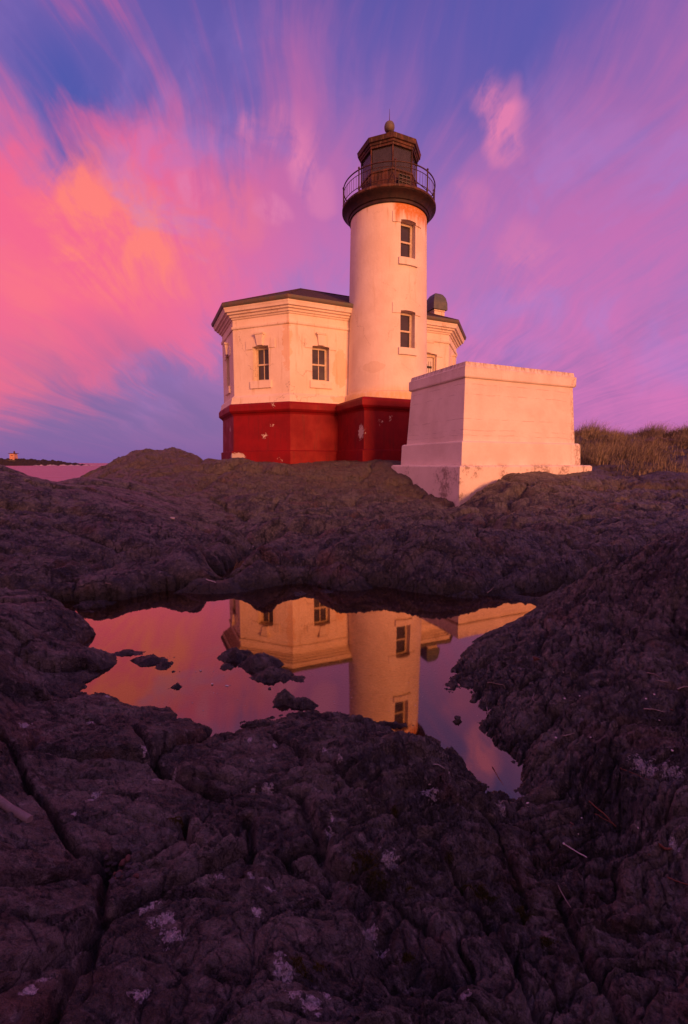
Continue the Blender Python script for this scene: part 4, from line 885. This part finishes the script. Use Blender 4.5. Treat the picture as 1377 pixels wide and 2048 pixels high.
tag(boulder('boulder', (bp[0], 16.5, bp[2] - .05), (.55, .4, .26), plain('pale_boulder', (.17, .12, .14), (.10, .07, .085), .85, 3, .6, .05), 4, 4, rough=1.2), 'rounded mauve-grey boulder half buried in the dune grass', 'boulder')

# ------------------------------------------------------------------ driftwood, stones, moss
def stick(px0, py0, px1, py1, r, m, label, bend=.08, knob=False, group=None, name='driftwood_stick', taper=.5):
    r *= .72; bend *= .6; a, b = Vector(hit(px0, py0)), Vector(hit(px1, py1)); L = (b - a).length; n_ = 8; pts = []; rs = []
    sv = Vector((rnd.uniform(-1, 1), rnd.uniform(-1, 1), 0)) * L * bend
    for k in range(n_):
        t_ = k / (n_ - 1); p = a.lerp(b, t_) + sv * math.sin(PI * t_) + Vector((rnd.uniform(-1, 1), rnd.uniform(-1, 1), rnd.uniform(-.5, .5))) * r * .35
        p.z = max(p.z, ground_z(p.x, p.y)) + r * .8; pts.append(p); rs.append(r * (1 - taper * t_) * rnd.uniform(.88, 1.12))
    for _ in range(3):
        for k in range(1, n_ - 1): pts[k].z = max(pts[k].z, (pts[k - 1].z + pts[k + 1].z) / 2)
    o0 = pts[0].copy(); mb = MB(); mb.tube([p - o0 for p in pts], r, 7, rs=rs)
    if knob:
        mb.lathe([(r * .4, -r * 1.1), (r * 2.0, -r * .5), (r * 2.2, r * .6), (r * 1.2, r * 1.6), (r * .3, r * 1.8)], 9)
    o = mb.build(name, m, smooth=60); o.location = o0; tag(o, label, 'stick' if 'stick' in name else 'twig', group); return o
stick(-90, 1490, 62, 1648, .0095, M['wood'], 'thick grey driftwood branch lying on the boulders at the left edge', .10, taper=-.25)
stick(1128, 1690, 1174, 1718, .0022, M['shell'], 'straight pale stick with a knobbed end on the lower right slab', .02, knob=True, taper=.2)
stick(985, 1535, 1008, 1572, .0026, M['redwood'], 'thin orange stick lying in the narrow tail of the pool', .05)
stick(1178, 1608, 1232, 1658, .0035, M['redwood'], 'longest reddish splinter in the dark groove on the right', .06)
stick(1190, 1630, 1228, 1652, .002, M['redwood'], 'shorter reddish splinter beside the longest one in the groove', .05)
stick(1335, 1757, 1385, 1776, .003, M['redwood'], 'orange-brown stick running out of the right edge above the lower slab', .03)
stick(1116, 1782, 1142, 1818, .0018, M['wood'], 'thin grey stick on the lower right slab below the knobbed one', .04)
stick(1288, 1422, 1330, 1430, .0045, M['wood'], 'pale driftwood peg lying level on the right bank', .03)
stick(1295, 1347, 1318, 1356, .004, M['wood'], 'upper of two pale sticks high on the right bank', .03)
stick(1312, 1362, 1342, 1378, .0032, M['wood'], 'lower of two pale sticks high on the right bank', .03)
stick(1355, 1381, 1390, 1388, .0045, M['wood'], 'pale stick poking in from the right edge of the right bank', .03)
stick(1126, 1474, 1150, 1469, .003, M['wood'], 'short pale stick on the dark hollow right of the pool tail', .05)
stick(974, 1416, 980, 1438, .0022, M['wood'], 'thin pale curved twig on the rocks just right of the pool', .12)
stick(975, 1374, 1012, 1380, .0028, M['wood'], 'pale twig lying across the rounded blocks by the pool', .04)
stick(1068, 1392, 1074, 1410, .0026, M['wood'], 'small hooked pale twig on the block right of the pool', .2)
stick(867, 1530, 890, 1541, .0018, M['shell'], 'white quill-like twig on the near lip of the pool', .10)
stick(1040, 1572, 1048, 1556, .0020, M['wood'], 'short grey twig standing up at the end of the pool', .04)
stick(1318, 1700, 1342, 1712, .006, M['redwood'], 'broad reddish bark splinter at the end of the groove', .03)
stick(500, 1100, 506, 1092, .007, M['shell'], 'tiny white twig on the far mound at the gap in the rocks', .03)
stick(413, 1160, 432, 1168, .006, M['shell'], 'pale twig at the waterline on the far left shore', .03)
stick(212, 1176, 224, 1183, .006, M['wood'], 'pale twig on the dark shore at the far left of the pool', .06)
stick(1000, 1612, 1016, 1604, .0018, M['wood'], 'thin twig resting on the small pale lichen patch', .03)
stick(1240, 1540, 1300, 1562, .0022, M['redwood'], 'long thin brown twig below the pale lichen streak on the right', .05)
stick(890, 1128, 897, 1118, .004, M['wood'], 'left one of two short twigs on the far mound', .03)
stick(975, 1188, 988, 1178, .005, M['wood'], 'right one of two short twigs, near the far waterline', .03)
def pebble(px, py, s, m, label, cat, group=None, name='pebble'):
    p = hit(px, py); o = boulder(name, (p[0], p[1], p[2] + s * .25), (s, s * rnd.uniform(.6, .9), s * rnd.uniform(.4, .6)), m, rnd.randrange(999), 2, rz=rnd.uniform(0, 3)); tag(o, label, cat, group); return o
pebble(1115, 1668, .006, M['redstone'], 'small red stone above the knobbed pale stick', 'pebble')
pebble(1078, 1563, .008, M['redstone'], 'pinkish pebble on the right shore of the pool tail', 'pebble')
pebble(700, 1780, .006, M['redstone'], 'small orange stone in the crack at the bottom centre', 'pebble')
pebble(1056, 1607, .005, M['shell'], 'white shell chip at the wet end of the pool tail', 'shell', name='shell_chip')
pebble(1130, 1398, .006, M['shell'], 'pale round pebble on the block right of the pool', 'pebble')
pebble(425, 1369, .008, M['shell'], 'left white shell chip in the shallow pool', 'shell', name='shell_chip')
pebble(454, 1373, .011, M['shell'], 'largest white shell chip in the shallow pool', 'shell', name='shell_chip')
pebble(402, 1342, .006, M['shell'], 'small pale shell chip floating in the pink reflection', 'shell', name='shell_chip')
pebble(345, 1038, .04, M['shell'], 'pale stone flake on the slope of the left ridge', 'stone', name='stone_flake')
pebble(915, 1436, .014, M['greystone'], 'dark stone standing in the pool on the right', 'stone', name='dark_stone')
pebble(540, 1278 + 100, .010, M['greystone'], 'small dark stone in the water beside the rock islet', 'stone', name='dark_stone')
pebble(1072, 1320, .02, M['redstone'], 'reddish cobble among the blocks on the right bank', 'pebble')
pebble(640, 1168, .03, M['greystone'], 'dark cobble at the far waterline under the mound', 'stone', name='dark_stone')
for k in range(26):
    px, py = rnd.uniform(215, 280), rnd.uniform(1715, 1765)
    pebble(px, py, rnd.uniform(.004, .010), M['greystone'] if k % 4 else M['redstone'], 'loose gravel stone in the hollow between the left foreground boulders', 'gravel stone', 'gravel stones in the left hollow', name='gravel_stone')
for k in range(30):
    px, py = rnd.choice([(rnd.uniform(1040, 1377), rnd.uniform(1280, 1560)), (rnd.uniform(1080, 1330), rnd.uniform(1620, 1720))])
    pebble(px, py, rnd.uniform(.003, .0065), M['shell'] if k % 3 else M['redstone'], 'tiny shell or stone chip scattered on the right bank', 'chip', 'chips scattered on the right bank', name='stone_chip')
for k in range(40):
    px = rnd.uniform(380, 960); py = rnd.uniform(1340, 1440) if px < 650 else rnd.uniform(1300, 1500)
    p = hit(px, py)
    if p[2] > POOL + .004: continue
    o = boulder('floating_fleck', (p[0], p[1], POOL + .001), (rnd.uniform(.0015, .005), rnd.uniform(.001, .002), .001), M['shell'], k, 1, rz=rnd.uniform(0, 3)); tag(o, 'pale fleck of debris floating on the pool', 'fleck', 'flecks floating on the pool')
roots = []; hts = []
for px, py, s_ in ((735, 1740, .035), (755, 1755, .022), (705, 1728, .02), (922, 1785, .022), (962, 1790, .024), (980, 1795, .014), (1050, 1840, .02), (1088, 1882, .02), (790, 1632, .008), (825, 1780, .01), (1040, 1838, .015), (895, 1730, .01), (360, 1640, .02), (615, 1925, .02), (810, 1915, .012)):
    p = hit(px, py)
    for k in range(int(60000 * s_)):
        x_, y_ = p[0] + g_.normal(0, s_ * .6), p[1] + g_.normal(0, s_ * .38)
        if vn(np.array([x_ * 90.]), np.array([y_ * 90.]), 5)[0] < .35: continue
        roots.append((x_, y_, ground_z(x_, y_) - .001)); hts.append(g_.uniform(.002, .006))
tag(blades('moss', roots, hts, grassmat('moss_leaf', ((.075, .065, .008), (.04, .045, .008), (.11, .085, .012))), .6, .0007, (0, 0), 2), 'olive moss cushions growing in cracks of the foreground rock', 'moss', kind='stuff')
